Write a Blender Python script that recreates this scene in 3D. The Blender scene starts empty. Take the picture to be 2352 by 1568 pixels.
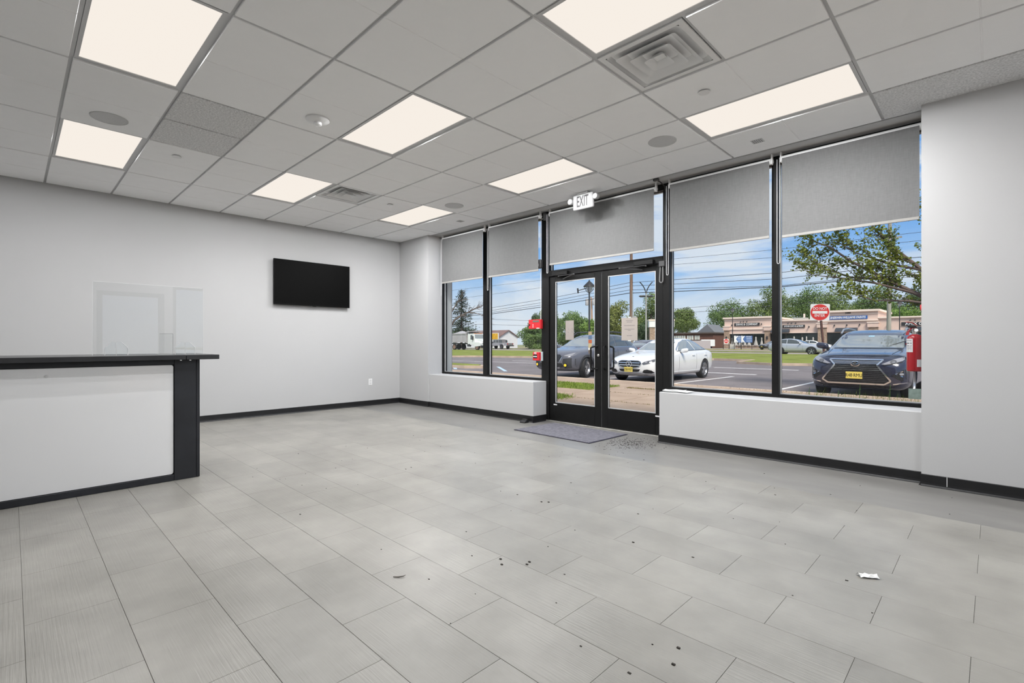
import bpy, bmesh, math, random
from mathutils import Vector, Matrix
from mathutils.bvhtree import BVHTree

S = bpy.context.scene
COL = S.collection
R = math.radians
PI = math.pi
rnd = random.Random(7)

# ------------------------------------------------------------------ camera, sky, sun, exposure
TH = 0.77603                      # the view looks into the corner, half way between the two walls
cam_d = bpy.data.cameras.new('camera')
cam = bpy.data.objects.new('camera', cam_d)
COL.objects.link(cam)
cam.location = (0, 0, 1.125)
cam.rotation_euler = (PI / 2, 0, TH)
cam_d.sensor_width = 36
cam_d.lens = 1129.27 / 2352 * 36
cam_d.shift_y = 2.08 / 2352
cam_d.clip_start = 0.05
cam_d.clip_end = 600
S.camera = cam
S.view_settings.view_transform = 'Standard'
S.view_settings.look = 'None'
S.view_settings.exposure = 0.0
S.view_settings.gamma = 1.0
S.view_settings.use_curve_mapping = False
S.cycles.use_denoising = True
S.cycles.use_adaptive_sampling = True
S.cycles.adaptive_threshold = 0.1
S.cycles.adaptive_min_samples = 16
S.cycles.max_bounces = 6
S.cycles.diffuse_bounces = 3
S.cycles.glossy_bounces = 3
S.cycles.transmission_bounces = 6
S.cycles.transparent_max_bounces = 16
S.cycles.sample_clamp_indirect = 4.0
S.cycles.caustics_reflective = False
S.cycles.caustics_refractive = False

def make_world():
    w = bpy.data.worlds.new('sky'); S.world = w
    w.use_nodes = True
    nt = w.node_tree; nt.nodes.clear()
    N = nt.nodes.new; Lk = nt.links.new
    tc = N('ShaderNodeTexCoord')
    sep = N('ShaderNodeSeparateXYZ'); Lk(tc.outputs['Generated'], sep.inputs[0])
    ramp = N('ShaderNodeValToRGB')
    Lk(sep.outputs['Z'], ramp.inputs[0])
    e = ramp.color_ramp.elements
    e[0].position = 0.0; e[0].color = (0.70, 0.79, 0.90, 1)
    e[1].position = 1.0; e[1].color = (0.40, 0.52, 0.76, 1)
    for p, c in ((0.07, (0.60, 0.735, 0.91, 1)), (0.13, (0.38, 0.60, 0.93, 1)), (0.20, (0.20, 0.45, 0.90, 1)), (0.34, (0.17, 0.40, 0.82, 1)), (0.55, (0.30, 0.47, 0.80, 1))):
        k = e.new(p); k.color = c
    mp = N('ShaderNodeMapping'); mp.inputs['Scale'].default_value = (1.3, 1.3, 7.5)
    mp.inputs['Rotation'].default_value = (0.10, -0.06, 0.4)
    Lk(tc.outputs['Generated'], mp.inputs[0])
    n1 = N('ShaderNodeTexNoise'); n1.inputs['Scale'].default_value = 2.3; n1.inputs['Detail'].default_value = 7
    n1.inputs['Roughness'].default_value = 0.58; n1.inputs['Distortion'].default_value = 0.5
    Lk(mp.outputs[0], n1.inputs['Vector'])
    cr = N('ShaderNodeValToRGB'); cr.color_ramp.elements[0].position = 0.42; cr.color_ramp.elements[1].position = 0.60
    Lk(n1.outputs['Fac'], cr.inputs[0])
    mul = N('ShaderNodeMath'); mul.operation = 'MULTIPLY'; mul.inputs[1].default_value = 0.9
    Lk(cr.outputs['Color'], mul.inputs[0])
    mix = N('ShaderNodeMixRGB'); mix.inputs[2].default_value = (0.80, 0.85, 0.93, 1)
    Lk(mul.outputs[0], mix.inputs[0]); Lk(ramp.outputs[0], mix.inputs[1])
    bg = N('ShaderNodeBackground'); bg.inputs['Strength'].default_value = 1.0
    Lk(mix.outputs[0], bg.inputs['Color'])
    out = N('ShaderNodeOutputWorld'); Lk(bg.outputs[0], out.inputs['Surface'])
make_world()

sd = bpy.data.lights.new('sun', 'SUN'); sd.energy = 5.0; sd.angle = R(20); sd.color = (1.0, 0.91, 0.79)
sun = bpy.data.objects.new('sun', sd); COL.objects.link(sun)
sun.location = (10, -10, 30)
sun.rotation_euler = Vector((-0.45, 0.42, -0.79)).to_track_quat('-Z', 'Y').to_euler()

# ------------------------------------------------------------------ materials
_M = {}
def M(name, col, rough=0.6, metal=0.0, var=0.0, vscale=3.0, stretch=None, bump=0.0, bscale=60.0, spec=0.5,
      coat=0.0, trans=0.0, emit=None, estr=0.0, alpha=1.0, translucent=0.0, col2=None, detail=4.0, ior=1.45):
    if name in _M: return _M[name]
    m = bpy.data.materials.new(name); m.use_nodes = True
    nt = m.node_tree; b = nt.nodes['Principled BSDF']
    N = nt.nodes.new; Lk = nt.links.new
    c = tuple(col) + (1.0,)
    b.inputs['Base Color'].default_value = c
    b.inputs['Roughness'].default_value = rough
    b.inputs['Metallic'].default_value = metal
    b.inputs['Specular IOR Level'].default_value = spec
    b.inputs['IOR'].default_value = ior
    b.inputs['Coat Weight'].default_value = coat
    b.inputs['Coat Roughness'].default_value = 0.05
    b.inputs['Transmission Weight'].default_value = trans
    b.inputs['Alpha'].default_value = alpha
    if emit:
        b.inputs['Emission Color'].default_value = tuple(emit) + (1.0,)
        b.inputs['Emission Strength'].default_value = estr
    if var or bump:
        tc = N('ShaderNodeTexCoord')
        src = tc.outputs['Object']
        if stretch:
            mp = N('ShaderNodeMapping'); mp.inputs['Scale'].default_value = stretch
            Lk(src, mp.inputs[0]); src = mp.outputs[0]
    if var:
        n = N('ShaderNodeTexNoise'); n.inputs['Scale'].default_value = vscale; n.inputs['Detail'].default_value = detail
        Lk(src, n.inputs['Vector'])
        rp = N('ShaderNodeValToRGB'); rp.color_ramp.elements[0].position = 0.3; rp.color_ramp.elements[1].position = 0.7
        lo = tuple(max(0, x * (1 - var)) for x in col) + (1,)
        hi = (tuple(col2) + (1,)) if col2 else tuple(min(1, x * (1 + var)) for x in col) + (1,)
        rp.color_ramp.elements[0].color = lo; rp.color_ramp.elements[1].color = hi
        Lk(n.outputs['Fac'], rp.inputs[0]); Lk(rp.outputs[0], b.inputs['Base Color'])
    if bump:
        n2 = N('ShaderNodeTexNoise'); n2.inputs['Scale'].default_value = bscale; n2.inputs['Detail'].default_value = 3
        Lk(src, n2.inputs['Vector'])
        bp = N('ShaderNodeBump'); bp.inputs['Strength'].default_value = bump; bp.inputs['Distance'].default_value = 0.004
        Lk(n2.outputs['Fac'], bp.inputs['Height']); Lk(bp.outputs[0], b.inputs['Normal'])
    if translucent:
        tr = N('ShaderNodeBsdfTranslucent'); tr.inputs['Color'].default_value = c
        mx = N('ShaderNodeMixShader'); mx.inputs[0].default_value = translucent
        o = nt.nodes['Material Output']
        Lk(b.outputs[0], mx.inputs[1]); Lk(tr.outputs[0], mx.inputs[2]); Lk(mx.outputs[0], o.inputs['Surface'])
    _M[name] = m
    return m

def thin_glass(name, tint=(1, 1, 1), refl=1.0, ior=1.45):
    """a flat pane: see-through, with the mirror image its angle gives"""
    if name in _M: return _M[name]
    m = bpy.data.materials.new(name); m.use_nodes = True
    nt = m.node_tree; nt.nodes.clear(); N = nt.nodes.new; Lk = nt.links.new
    t = N('ShaderNodeBsdfTransparent'); t.inputs[0].default_value = tuple(tint) + (1,)
    g = N('ShaderNodeBsdfGlossy'); g.inputs['Roughness'].default_value = 0.0; g.inputs['Color'].default_value = (refl, refl, refl, 1)
    lw = N('ShaderNodeLayerWeight'); lw.inputs['Blend'].default_value = 0.5
    pw = N('ShaderNodeMath'); pw.operation = 'POWER'; pw.inputs[1].default_value = 5.0; Lk(lw.outputs['Facing'], pw.inputs[0])
    r0 = ((ior - 1) / (ior + 1)) ** 2
    fr = N('ShaderNodeMath'); fr.operation = 'MULTIPLY_ADD'; fr.inputs[1].default_value = 1 - r0; fr.inputs[2].default_value = r0; Lk(pw.outputs[0], fr.inputs[0])
    mx = N('ShaderNodeMixShader'); Lk(fr.outputs[0], mx.inputs[0]); Lk(t.outputs[0], mx.inputs[1]); Lk(g.outputs[0], mx.inputs[2])
    o = N('ShaderNodeOutputMaterial'); Lk(mx.outputs[0], o.inputs['Surface'])
    _M[name] = m
    return m

# ------------------------------------------------------------------ mesh builder
def wloc(o):
    v = Vector((0, 0, 0))
    while o is not None:
        v = v + o.location; o = o.parent
    return v

def set_tags(o, label=None, cat=None, group=None, kind=None):
    if label: o['label'] = label
    if cat: o['category'] = cat
    if group: o['group'] = group
    if kind: o['kind'] = kind
    return o

def thing(name, label, cat, loc=(0, 0, 0), rotz=0.0, group=None, kind=None):
    o = bpy.data.objects.new(name, None); COL.objects.link(o)
    o.empty_display_size = 0.1
    o.location = loc; o.rotation_euler = (0, 0, rotz)
    return set_tags(o, label, cat, group, kind)

def link_mesh(name, me, mat=None, parent=None):
    o = bpy.data.objects.new(name, me); COL.objects.link(o)
    if mat is not None and len(me.materials) == 0: me.materials.append(mat)
    if parent is not None: o.parent = parent
    return o

class MB:
    def __init__(self): self.v = []; self.f = []
    def add(self, vs, fs):
        k = len(self.v); self.v += [tuple(p) for p in vs]; self.f += [tuple(i + k for i in q) for q in fs]; return self
    def box(self, x0, x1, y0, y1, z0, z1, bev=0.0, seg=1):
        if x0 > x1: x0, x1 = x1, x0
        if y0 > y1: y0, y1 = y1, y0
        if z0 > z1: z0, z1 = z1, z0
        if bev <= 0:
            vs = [(x0, y0, z0), (x1, y0, z0), (x1, y1, z0), (x0, y1, z0), (x0, y0, z1), (x1, y0, z1), (x1, y1, z1), (x0, y1, z1)]
            return self.add(vs, [(0, 3, 2, 1), (4, 5, 6, 7), (0, 1, 5, 4), (1, 2, 6, 5), (2, 3, 7, 6), (3, 0, 4, 7)])
        bm = bmesh.new(); bmesh.ops.create_cube(bm, size=1)
        for v in bm.verts: v.co = Vector(((x0 + x1) / 2 + v.co.x * (x1 - x0), (y0 + y1) / 2 + v.co.y * (y1 - y0), (z0 + z1) / 2 + v.co.z * (z1 - z0)))
        bmesh.ops.bevel(bm, geom=bm.edges[:], offset=bev, segments=seg, profile=0.5, affect='EDGES')
        return self.bm(bm)
    def bm(self, bm, mtx=None):
        bm.verts.index_update()
        self.add([tuple((mtx @ v.co) if mtx else v.co) for v in bm.verts], [[v.index for v in f.verts] for f in bm.faces]); bm.free(); return self
    def cyl(self, a, b, r0, r1=None, n=12, caps=True):
        a = Vector(a); b = Vector(b); r1 = r0 if r1 is None else r1
        d = (b - a)
        if d.length < 1e-9: return self
        q = d.normalized().to_track_quat('Z', 'Y')
        vs = []
        for c, r in ((a, r0), (b, r1)):
            for i in range(n):
                t = 2 * PI * i / n; vs.append(c + q @ Vector((r * math.cos(t), r * math.sin(t), 0)))
        fs = [(i, (i + 1) % n, n + (i + 1) % n, n + i) for i in range(n)]
        if caps: fs += [tuple(range(n - 1, -1, -1)), tuple(range(n, 2 * n))]
        return self.add(vs, fs)
    def tube(self, pts, r, n=8, caps=True):
        P = [Vector(p) for p in pts]; m = len(P)
        rs = r if isinstance(r, (list, tuple)) else [r] * m
        vs = []; up = None
        for i in range(m):
            d = (P[min(i + 1, m - 1)] - P[max(i - 1, 0)]).normalized()
            if up is None:
                up = Vector((0, 0, 1)) if abs(d.z) < 0.9 else Vector((1, 0, 0))
            s = d.cross(up)
            if s.length < 1e-6: s = d.orthogonal()
            s.normalize(); u = s.cross(d).normalized(); up = u
            for k in range(n):
                t = 2 * PI * k / n; vs.append(P[i] + (s * math.cos(t) + u * math.sin(t)) * rs[i])
        fs = [(i * n + k, i * n + (k + 1) % n, (i + 1) * n + (k + 1) % n, (i + 1) * n + k) for i in range(m - 1) for k in range(n)]
        if caps: fs += [tuple(range(n - 1, -1, -1)), tuple((m - 1) * n + k for k in range(n))]
        return self.add(vs, fs)
    def lathe(self, prof, c=(0, 0, 0), axis='z', n=24):
        """prof: list of (radius, height along the axis)"""
        vs = []; m = len(prof); c = Vector(c)
        for r, h in prof:
            for k in range(n):
                t = 2 * PI * k / n; a, b = r * math.cos(t), r * math.sin(t)
                p = {'z': (a, b, h), 'x': (h, a, b), 'y': (a, h, b)}[axis]
                vs.append(c + Vector(p))
        fs = [(i * n + k, i * n + (k + 1) % n, (i + 1) * n + (k + 1) % n, (i + 1) * n + k) for i in range(m - 1) for k in range(n)]
        if prof[0][0] > 1e-6: fs.append(tuple(range(n - 1, -1, -1)))
        if prof[-1][0] > 1e-6: fs.append(tuple((m - 1) * n + k for k in range(n)))
        return self.add(vs, fs)
    def prism(self, poly, axis, a, b):
        """poly in the plane across the axis (x: (y,z), y: (x,z), z: (x,y))"""
        n = len(poly); vs = []
        for h in (a, b):
            for p, q in poly:
                vs.append({'x': (h, p, q), 'y': (p, h, q), 'z': (p, q, h)}[axis])
        fs = [(i, (i + 1) % n, n + (i + 1) % n, n + i) for i in range(n)] + [tuple(range(n - 1, -1, -1)), tuple(range(n, 2 * n))]
        return self.add(vs, fs)
    def xf(self, mtx):
        self.v = [tuple(mtx @ Vector(p)) for p in self.v]; return self
    def mesh(self, name, smooth=False, fix=True):
        me = bpy.data.meshes.new(name)
        me.from_pydata(self.v, [], self.f)
        if fix:
            bm = bmesh.new(); bm.from_mesh(me)
            bmesh.ops.recalc_face_normals(bm, faces=bm.faces[:]); bm.to_mesh(me); bm.free()
        if smooth:
            me.polygons.foreach_set('use_smooth', [True] * len(me.polygons))
            try: me.set_sharp_from_angle(angle=R(smooth if smooth is not True else 40))
            except Exception: pass
        me.update()
        return me
    def build(self, name, mat, parent=None, label=None, cat=None, group=None, kind=None, smooth=False, local=False, fix=True):
        if parent is None:
            xs = [p[0] for p in self.v]; ys = [p[1] for p in self.v]; zs = [p[2] for p in self.v]
            o0 = Vector(((min(xs) + max(xs)) / 2, (min(ys) + max(ys)) / 2, min(zs)))
        else:
            o0 = Vector((0, 0, 0)) if local else wloc(parent)
        self.v = [(p[0] - o0.x, p[1] - o0.y, p[2] - o0.z) for p in self.v]
        o = link_mesh(name, self.mesh(name, smooth, fix), mat, parent)
        if parent is None: o.location = o0
        return set_tags(o, label, cat, group, kind)

def bx(x0, x1, y0, y1, z0, z1, bev=0.0, seg=1): return MB().box(x0, x1, y0, y1, z0, z1, bev, seg)

def dup_tree(root, loc=None, label=None, rotz=None):
    c = root.copy(); COL.objects.link(c)
    if loc is not None: c.location = loc
    if rotz is not None: c.rotation_euler = (0, 0, rotz)
    if label: c['label'] = label
    for ch in root.children:
        d = ch.copy(); COL.objects.link(d); d.parent = c
        for g in ch.children:
            h = g.copy(); COL.objects.link(h); h.parent = d
    return c

def text_mesh(s, size, depth=0.0, align='CENTER', bold=0.0, sx=1.0, shear=0.0):
    """lettering as a mesh in the xz plane, facing -y, centred"""
    cu = bpy.data.curves.new('lettering', 'FONT'); cu.body = s; cu.size = 1.0
    cu.align_x = align; cu.align_y = 'CENTER'; cu.extrude = depth / size; cu.offset = bold / size; cu.resolution_u = 3; cu.shear = shear
    o = bpy.data.objects.new('lettering', cu); COL.objects.link(o)
    dg = bpy.context.evaluated_depsgraph_get(); dg.update()
    me = bpy.data.meshes.new_from_object(o.evaluated_get(dg))
    bpy.data.objects.remove(o); bpy.data.curves.remove(cu)
    me.transform(Matrix.Rotation(PI / 2, 4, 'X') @ Matrix.Diagonal((sx * size, size, size, 1)))
    return me

def lettering(s, size, loc, mat, parent, rotz=0.0, depth=0.001, bold=0.0, sx=1.0, name='lettering', align='CENTER', local=False, shear=0.0):
    me = text_mesh(s, size, depth, align, bold, sx, shear)
    o = link_mesh(name, me, mat, parent)
    o.location = Vector(loc) - (Vector((0, 0, 0)) if local or parent is None else wloc(parent))
    o.rotation_euler = (0, 0, rotz)
    return o
# ------------------------------------------------------------------ the room
CZ = 3.009                 # ceiling height
XL, XR, YB = -7.96, 1.79, -2.162
YP = 5.10                  # room face of the left pier and of the low walls
YW = 5.40                  # room face of the storefront frame
m_wall = M('painted_wall', (0.50, 0.50, 0.501), 0.75, var=0.012, vscale=1.2, bump=0.05, bscale=180, spec=0.25)
m_base = M('black_vinyl_base', (0.008, 0.008, 0.009), 0.45, var=0.2, vscale=8, bump=0.05, bscale=40)
m_frame = M('black_anodised_frame', (0.007, 0.007, 0.007), 0.42, metal=0.0, var=0.15, vscale=6, spec=0.28)
m_gasket = M('bead_painted_glint', (0.60, 0.60, 0.60), 0.3, metal=0.3)  # bead colour lightened to paint in the light reflecting along the posts
m_white = M('white_paint_metal', (0.80, 0.80, 0.80), 0.4)
m_blackp = M('black_plastic', (0.015, 0.015, 0.016), 0.4)
m_dkgrey = M('dark_grey_plastic', (0.06, 0.06, 0.062), 0.45)
m_glass = thin_glass('window_glass', (0.97, 0.985, 0.98), 0.55)

# ---- floor: large textured tiles in running bond, each a piece of its own
def floor_mat():
    m = bpy.data.materials.new('ribbed_grey_floor_tile'); m.use_nodes = True
    nt = m.node_tree; b = nt.nodes['Principled BSDF']; N = nt.nodes.new; Lk = nt.links.new
    b.inputs['Roughness'].default_value = 0.36; b.inputs['Specular IOR Level'].default_value = 0.3
    tc = N('ShaderNodeTexCoord'); geo = N('ShaderNodeNewGeometry'); oi = N('ShaderNodeObjectInfo')
    n = N('ShaderNodeTexNoise'); n.inputs['Scale'].default_value = 1.1; n.inputs['Detail'].default_value = 5; n.inputs['Roughness'].default_value = 0.6
    Lk(geo.outputs['Position'], n.inputs['Vector'])
    n3 = N('ShaderNodeTexNoise'); n3.inputs['Scale'].default_value = 5.0; n3.inputs['Detail'].default_value = 6
    Lk(geo.outputs['Position'], n3.inputs['Vector'])
    rp = N('ShaderNodeValToRGB'); rp.color_ramp.elements[0].position = 0.32; rp.color_ramp.elements[1].position = 0.70
    rp.color_ramp.elements[0].color = (0.222, 0.213, 0.192, 1); rp.color_ramp.elements[1].color = (0.325, 0.313, 0.285, 1)
    Lk(n.outputs['Fac'], rp.inputs[0])
    ov = N('ShaderNodeMixRGB'); ov.blend_type = 'MULTIPLY'; ov.inputs[0].default_value = 1.0
    r2 = N('ShaderNodeMapRange'); r2.inputs['To Min'].default_value = 0.93; r2.inputs['To Max'].default_value = 1.05
    Lk(oi.outputs['Random'], r2.inputs['Value'])
    Lk(rp.outputs[0], ov.inputs[1]); Lk(r2.outputs[0], ov.inputs[2])
    o2 = N('ShaderNodeMixRGB'); o2.blend_type = 'MULTIPLY'; o2.inputs[0].default_value = 1.0
    r3 = N('ShaderNodeMapRange'); r3.inputs['From Min'].default_value = 0.3; r3.inputs['From Max'].default_value = 0.7
    r3.inputs['To Min'].default_value = 0.92; r3.inputs['To Max'].default_value = 1.06
    Lk(n3.outputs['Fac'], r3.inputs['Value']); Lk(ov.outputs[0], o2.inputs[1]); Lk(r3.outputs[0], o2.inputs[2])
    Lk(o2.outputs[0], b.inputs['Base Color'])
    mp = N('ShaderNodeMapping'); mp.inputs['Scale'].default_value = (4, 130, 1)
    Lk(geo.outputs['Position'], mp.inputs[0])
    nb = N('ShaderNodeTexNoise'); nb.inputs['Scale'].default_value = 1.0; nb.inputs['Detail'].default_value = 2
    Lk(mp.outputs[0], nb.inputs['Vector'])
    bp = N('ShaderNodeBump'); bp.inputs['Strength'].default_value = 0.5; bp.inputs['Distance'].default_value = 0.003
    Lk(nb.outputs['Fac'], bp.inputs['Height']); Lk(bp.outputs[0], b.inputs['Normal'])
    return m
m_tile = floor_mat()
m_subfloor = M('dark_tile_joint', (0.24, 0.234, 0.22), 0.8)
m_strip = M('smooth_grey_entry_floor', (0.215, 0.209, 0.197), 0.32, var=0.13, vscale=1.6, stretch=(1, 2.2, 1), bump=0.05, bscale=90)
floor = MB().box(XL - .2, XR + .2, YB - .2, 5.55, -0.06, -0.0035).build('floor', m_subfloor, label='pale grey tiled floor of the empty shop', kind='structure')
PT, LT, TX, TY0 = 0.2965, 0.598, -1.854, 0.925
SEAM = TY0 + 11 * PT
tile_me = {}
def tile_mesh(w, d):
    k = (round(w, 3), round(d, 3))
    if k not in tile_me:
        g = 0.0006
        tile_me[k] = bx(-w / 2 + g, w / 2 - g, -d / 2 + g, d / 2 - g, -0.004, 0.0, 0.0008).mesh('floor_tile')
    return tile_me[k]
for row in range(-17, 11):
    y0 = TY0 + row * PT
    if y0 + PT < -2.2: continue
    off = TX + (0.302 if row % 2 else 0.0)
    k0 = int(math.floor((XL - off) / LT)); k1 = int(math.ceil((XR - off) / LT))
    for k in range(k0, k1):
        a = max(XL, off + k * LT); c = min(XR, off + (k + 1) * LT)
        # only the tiles the view can hold: in front of the lens and not far to its side
        mx, my = (a + c) / 2, y0 + PT / 2
        dep = -mx * math.sin(TH) + my * math.cos(TH); rt = mx * math.cos(TH) + my * math.sin(TH)
        if dep < 0.9 or abs(rt) > dep * 1.12 + 0.7 or c - a < 0.03: continue
        if mx < -4.9 and my < 0.9: continue
        o = link_mesh('floor_tile', tile_mesh(c - a, PT), m_tile, floor)
        o.location = Vector((mx, my, 0)) - wloc(floor)
rest = MB()
rest.box(XL, XR, YB, .3, -0.0042, -0.0032)
rest.build('floor_field', m_tile, floor)
bx(XL, XR, SEAM + 0.001, 5.44, -0.0035, -0.0006).build('entry_strip', m_strip, floor, label='smooth darker grey strip along the storefront')

# ---- walls
bx(XL - .15, XL, YB - .15, 5.6, -0.05, 3.25).build('wall_left', m_wall, label='long white wall carrying the television', kind='structure')
bx(XL, XR, YB - .15, YB, -0.05, 3.25).build('wall_back', m_wall, label='white wall behind the viewer', kind='structure')
wr = thing('wall_right', 'white wall with a side door to the right of the viewer', None, (XR, 1.7, 0), kind='structure')
for y0, y1, z0, z1 in ((YB - .15, 1.10, -.05, 3.25), (1.10, 2.14, 2.09, 3.25), (2.14, 2.28, -.05, 3.25), (2.28, 3.70, -.05, .60), (2.28, 3.70, 2.28, 3.25), (3.70, 5.6, -.05, 3.25)):
    bx(XR, XR + .15, y0, y1, z0, z1).build('wall_section', m_wall, wr)
wf = thing('wall_front', 'white piers and low walls around the storefront glazing', None, (-4, 5.3, 0), kind='structure')
XPL, XPR = -7.055, -0.412
bx(XL, XPL, YP, 5.62, -0.05, 3.25).build('pier', m_wall, wf, label='white pier in the far corner')
bx(XPR, XR, 5.03, 5.62, -0.05, 3.25).build('pier', m_wall, wf, label='broad white pier at the right')
KZ = 0.570
bx(XPL, -4.61, YP + .02, YW + .12, -0.05, KZ, 0.006).build('low_wall', m_wall, wf, label='low white wall under the left windows')
bx(-2.69, XPR, YP, YW + .12, -0.05, KZ, 0.006).build('low_wall', m_wall, wf, label='low white wall under the right windows')
bx(XPL, XPR, 5.155, 5.62, 3.0, 3.25).build('soffit', m_wall, wf, label='white soffit band above the blinds')

# ---- ceiling: lay-in panels that hang just below a slim metal grid
GX = [XL] + [-4.346 + i * 1.2256 for i in range(-2, 5)] + [XR]
GY = [YB] + [0.2762 + j * 0.6096 for j in range(-3, 9)]
def L(j): return 0.2762 + j * 0.6096
def Cx(i): return -4.346 + i * 1.2256
m_ctile = M('fine_ceiling_panel', (0.95, 0.95, 0.952), 0.9, var=0.015, vscale=7, bump=0.12, bscale=260, spec=0.1)
m_rough = M('fissured_ceiling_panel', (0.74, 0.74, 0.742), 0.95, var=0.24, vscale=75, bump=0.9, bscale=110, spec=0.1, col2=(0.84, 0.84, 0.842), detail=2.0)
m_grid = M('ceiling_grid_metal', (0.60, 0.60, 0.605), 0.5)
ceil = bx(XL - .1, XR + .1, YB - .1, 5.2, CZ + 0.028, CZ + 0.10).build('ceiling', m_ctile, label='suspended white panel ceiling', kind='structure')
for x in GX[1:-1]:
    bx(x - .0125, x + .0125, YB, L(8), CZ + .004, CZ + .026).build('grid_runner', m_grid, ceil)
for y in GY[1:-1]:
    bx(XL, XR, y - .0125, y + .0125, CZ + .0045, CZ + .025).build('grid_runner', m_grid, ceil)
bx(XPL, XPR, L(8) - .012, L(8) + .012, CZ - .009, CZ + .02).build('wall_angle', m_grid, ceil)
bx(XL, XL + .018, YB, L(8), CZ - .003, CZ + .02).build('wall_angle', m_grid, ceil)
cmesh = {}
def ctile_mesh(w, d, score):
    k = (round(w, 3), round(d, 3), score)
    if k not in cmesh:
        b = MB(); g = 0.011
        if score and w > 0.9:
            b.box(-w / 2 + g, -0.0025, -d / 2 + g, d / 2 - g, -0.012, 0.02, 0.003)
            b.box(0.0025, w / 2 - g, -d / 2 + g, d / 2 - g, -0.012, 0.02, 0.003)
            b.box(-0.004, 0.004, -d / 2 + g, d / 2 - g, -0.0085, 0.015)
        else:
            b.box(-w / 2 + g, w / 2 - g, -d / 2 + g, d / 2 - g, -0.012, 0.02, 0.003)
        cmesh[k] = b.mesh('ceiling_panel')
    return cmesh[k]
LIGHTS = [(0, 0), (-2, 0), (0, 3), (-2, 3), (0, 6), (-2, 6), (2, 3), (2, 6), (4, 3), (-2, -3)]
VENTS = [(2, 4, 0), (-2, 4, 1)]            # column, row, which half of the bay
ROUGH2 = [(-1, 1)]
ROUGH = [(3, 7), (4, 7)]
for ci in range(-3, 5):
    x0 = XL if ci == -3 else Cx(ci); x1 = XR if ci == 4 else Cx(ci + 1)
    for j in range(-4, 8):
        y0 = YB if j == -4 else L(j); y1 = L(j + 1)
        if (ci, j) in LIGHTS: continue
        if x0 > XPR and j == 7: y1 = min(y1, 5.03)
        spans = [(x0, x1)]; mm = m_ctile; sc = True
        v = [q for q in VENTS if q[:2] == (ci, j)]
        xm = (x0 + x1) / 2
        if v: spans = [(xm, x1)] if v[0][2] == 0 else [(x0, xm)]
        if (ci, j) in ROUGH2: spans = [(x0, xm), (xm, x1)]; mm = m_rough
        if (ci, j) in ROUGH: mm = m_rough; sc = False
        for a, c in spans:
            me = ctile_mesh(c - a, y1 - y0, sc)
            o = bpy.data.objects.new('ceiling_panel', me); COL.objects.link(o); o.parent = ceil
            if not me.materials: me.materials.append(m_ctile)
            if mm is not m_ctile:
                o.material_slots[0].link = 'OBJECT'; o.material_slots[0].material = mm
            o.location = Vector(((a + c) / 2, (y0 + y1) / 2, CZ)) - wloc(ceil)
for (ci, j) in [(2, 4), (-2, 4), (-1, 1)]:
    xm = (Cx(ci) + Cx(ci + 1)) / 2
    bx(xm - .0125, xm + .0125, L(j), L(j + 1), CZ + .004, CZ + .024).build('grid_runner', m_grid, ceil)

# ---- baseboards (vinyl with a small toe)
def base_run(name, pts, label):
    """pts: corners along the wall foot, the room on the left hand when walking"""
    b = MB(); h = .092
    for (ax, ay), (cx_, cy_) in zip(pts[:-1], pts[1:]):
        d = Vector((cx_ - ax, cy_ - ay, 0)); n = Vector((-d.y, d.x, 0)).normalized()
        a = Vector((ax, ay, 0)); c = Vector((cx_, cy_, 0)); t = d.normalized() * 0.004
        prof = [(-.003, 0), (.017, 0), (.0155, .004), (.008, .014), (.006, .03), (.006, h - .004), (.003, h), (-.003, h)]
        vs = [(a - t) + n * p + Vector((0, 0, q)) for p, q in prof] + [(c + t) + n * p + Vector((0, 0, q)) for p, q in prof]
        k = len(prof)
        b.add(vs, [(i, (i + 1) % k, k + (i + 1) % k, k + i) for i in range(k)] + [tuple(range(k - 1, -1, -1)), tuple(range(k, 2 * k))])
    return b.build(name, m_base, label=label, kind='structure')
base_run('baseboard_left', [(XL, YP), (XL, YB)], 'black vinyl base along the television wall')
base_run('baseboard_front', [(-4.61, 5.40), (-4.61, YP + .02), (XPL, YP + .02), (XPL, YP), (XL, YP)], 'black vinyl base below the left windows')
br = base_run('baseboard_right', [(XR, 5.03), (XPR, 5.03), (XPR, YP), (-2.69, YP), (-2.69, 5.40)], 'black vinyl base below the right windows and pier')
bx(-0.262, -0.258, 5.0225, 5.026, .012, .09).build('seam_gap', m_white, br, label='pale seam in the base')
# ------------------------------------------------------------------ storefront
FY0, FY1 = YW, YW + 0.115                 # frame depth
GYp = YW + 0.078                          # glass plane
HZ0, HZ1 = 2.925, 3.0                     # head
SZ0, SZ1 = KZ, KZ + 0.033                 # sill bar
TB0, TB1 = 2.065, 2.15                    # bar above the doors
fr = thing('trim_1', 'black aluminium storefront frame of posts, head and sills', None, (-3.7, YW, 0), kind='structure')
POSTS = [(-7.11, -7.05), (-5.965, -5.865), (-4.70, -4.562), (-2.80, -2.715), (-1.612, -1.548), (-0.437, -0.413)]
for a, c in POSTS:
    z0 = 0 if (a, c) in (POSTS[2], POSTS[3]) else SZ0 - .01
    b = bx(a, c, FY0, FY1, z0, HZ0 + .005, 0.003)
    b.build('post', m_frame, fr)
bx(-7.11, -0.415, FY0, FY1, HZ0, HZ1, 0.003).build('head', m_frame, fr)
bx(-7.05, -4.70, FY0 + .002, FY1, SZ0 - .012, SZ1, 0.003).build('sill_bar', m_frame, fr)
bx(-2.715, -0.437, FY0 + .002, FY1, SZ0 - .012, SZ1, 0.003).build('sill_bar', m_frame, fr)
bx(-4.562, -2.80, FY0, FY1, TB0, TB1, 0.003).build('transom_bar', m_frame, fr)
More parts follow.
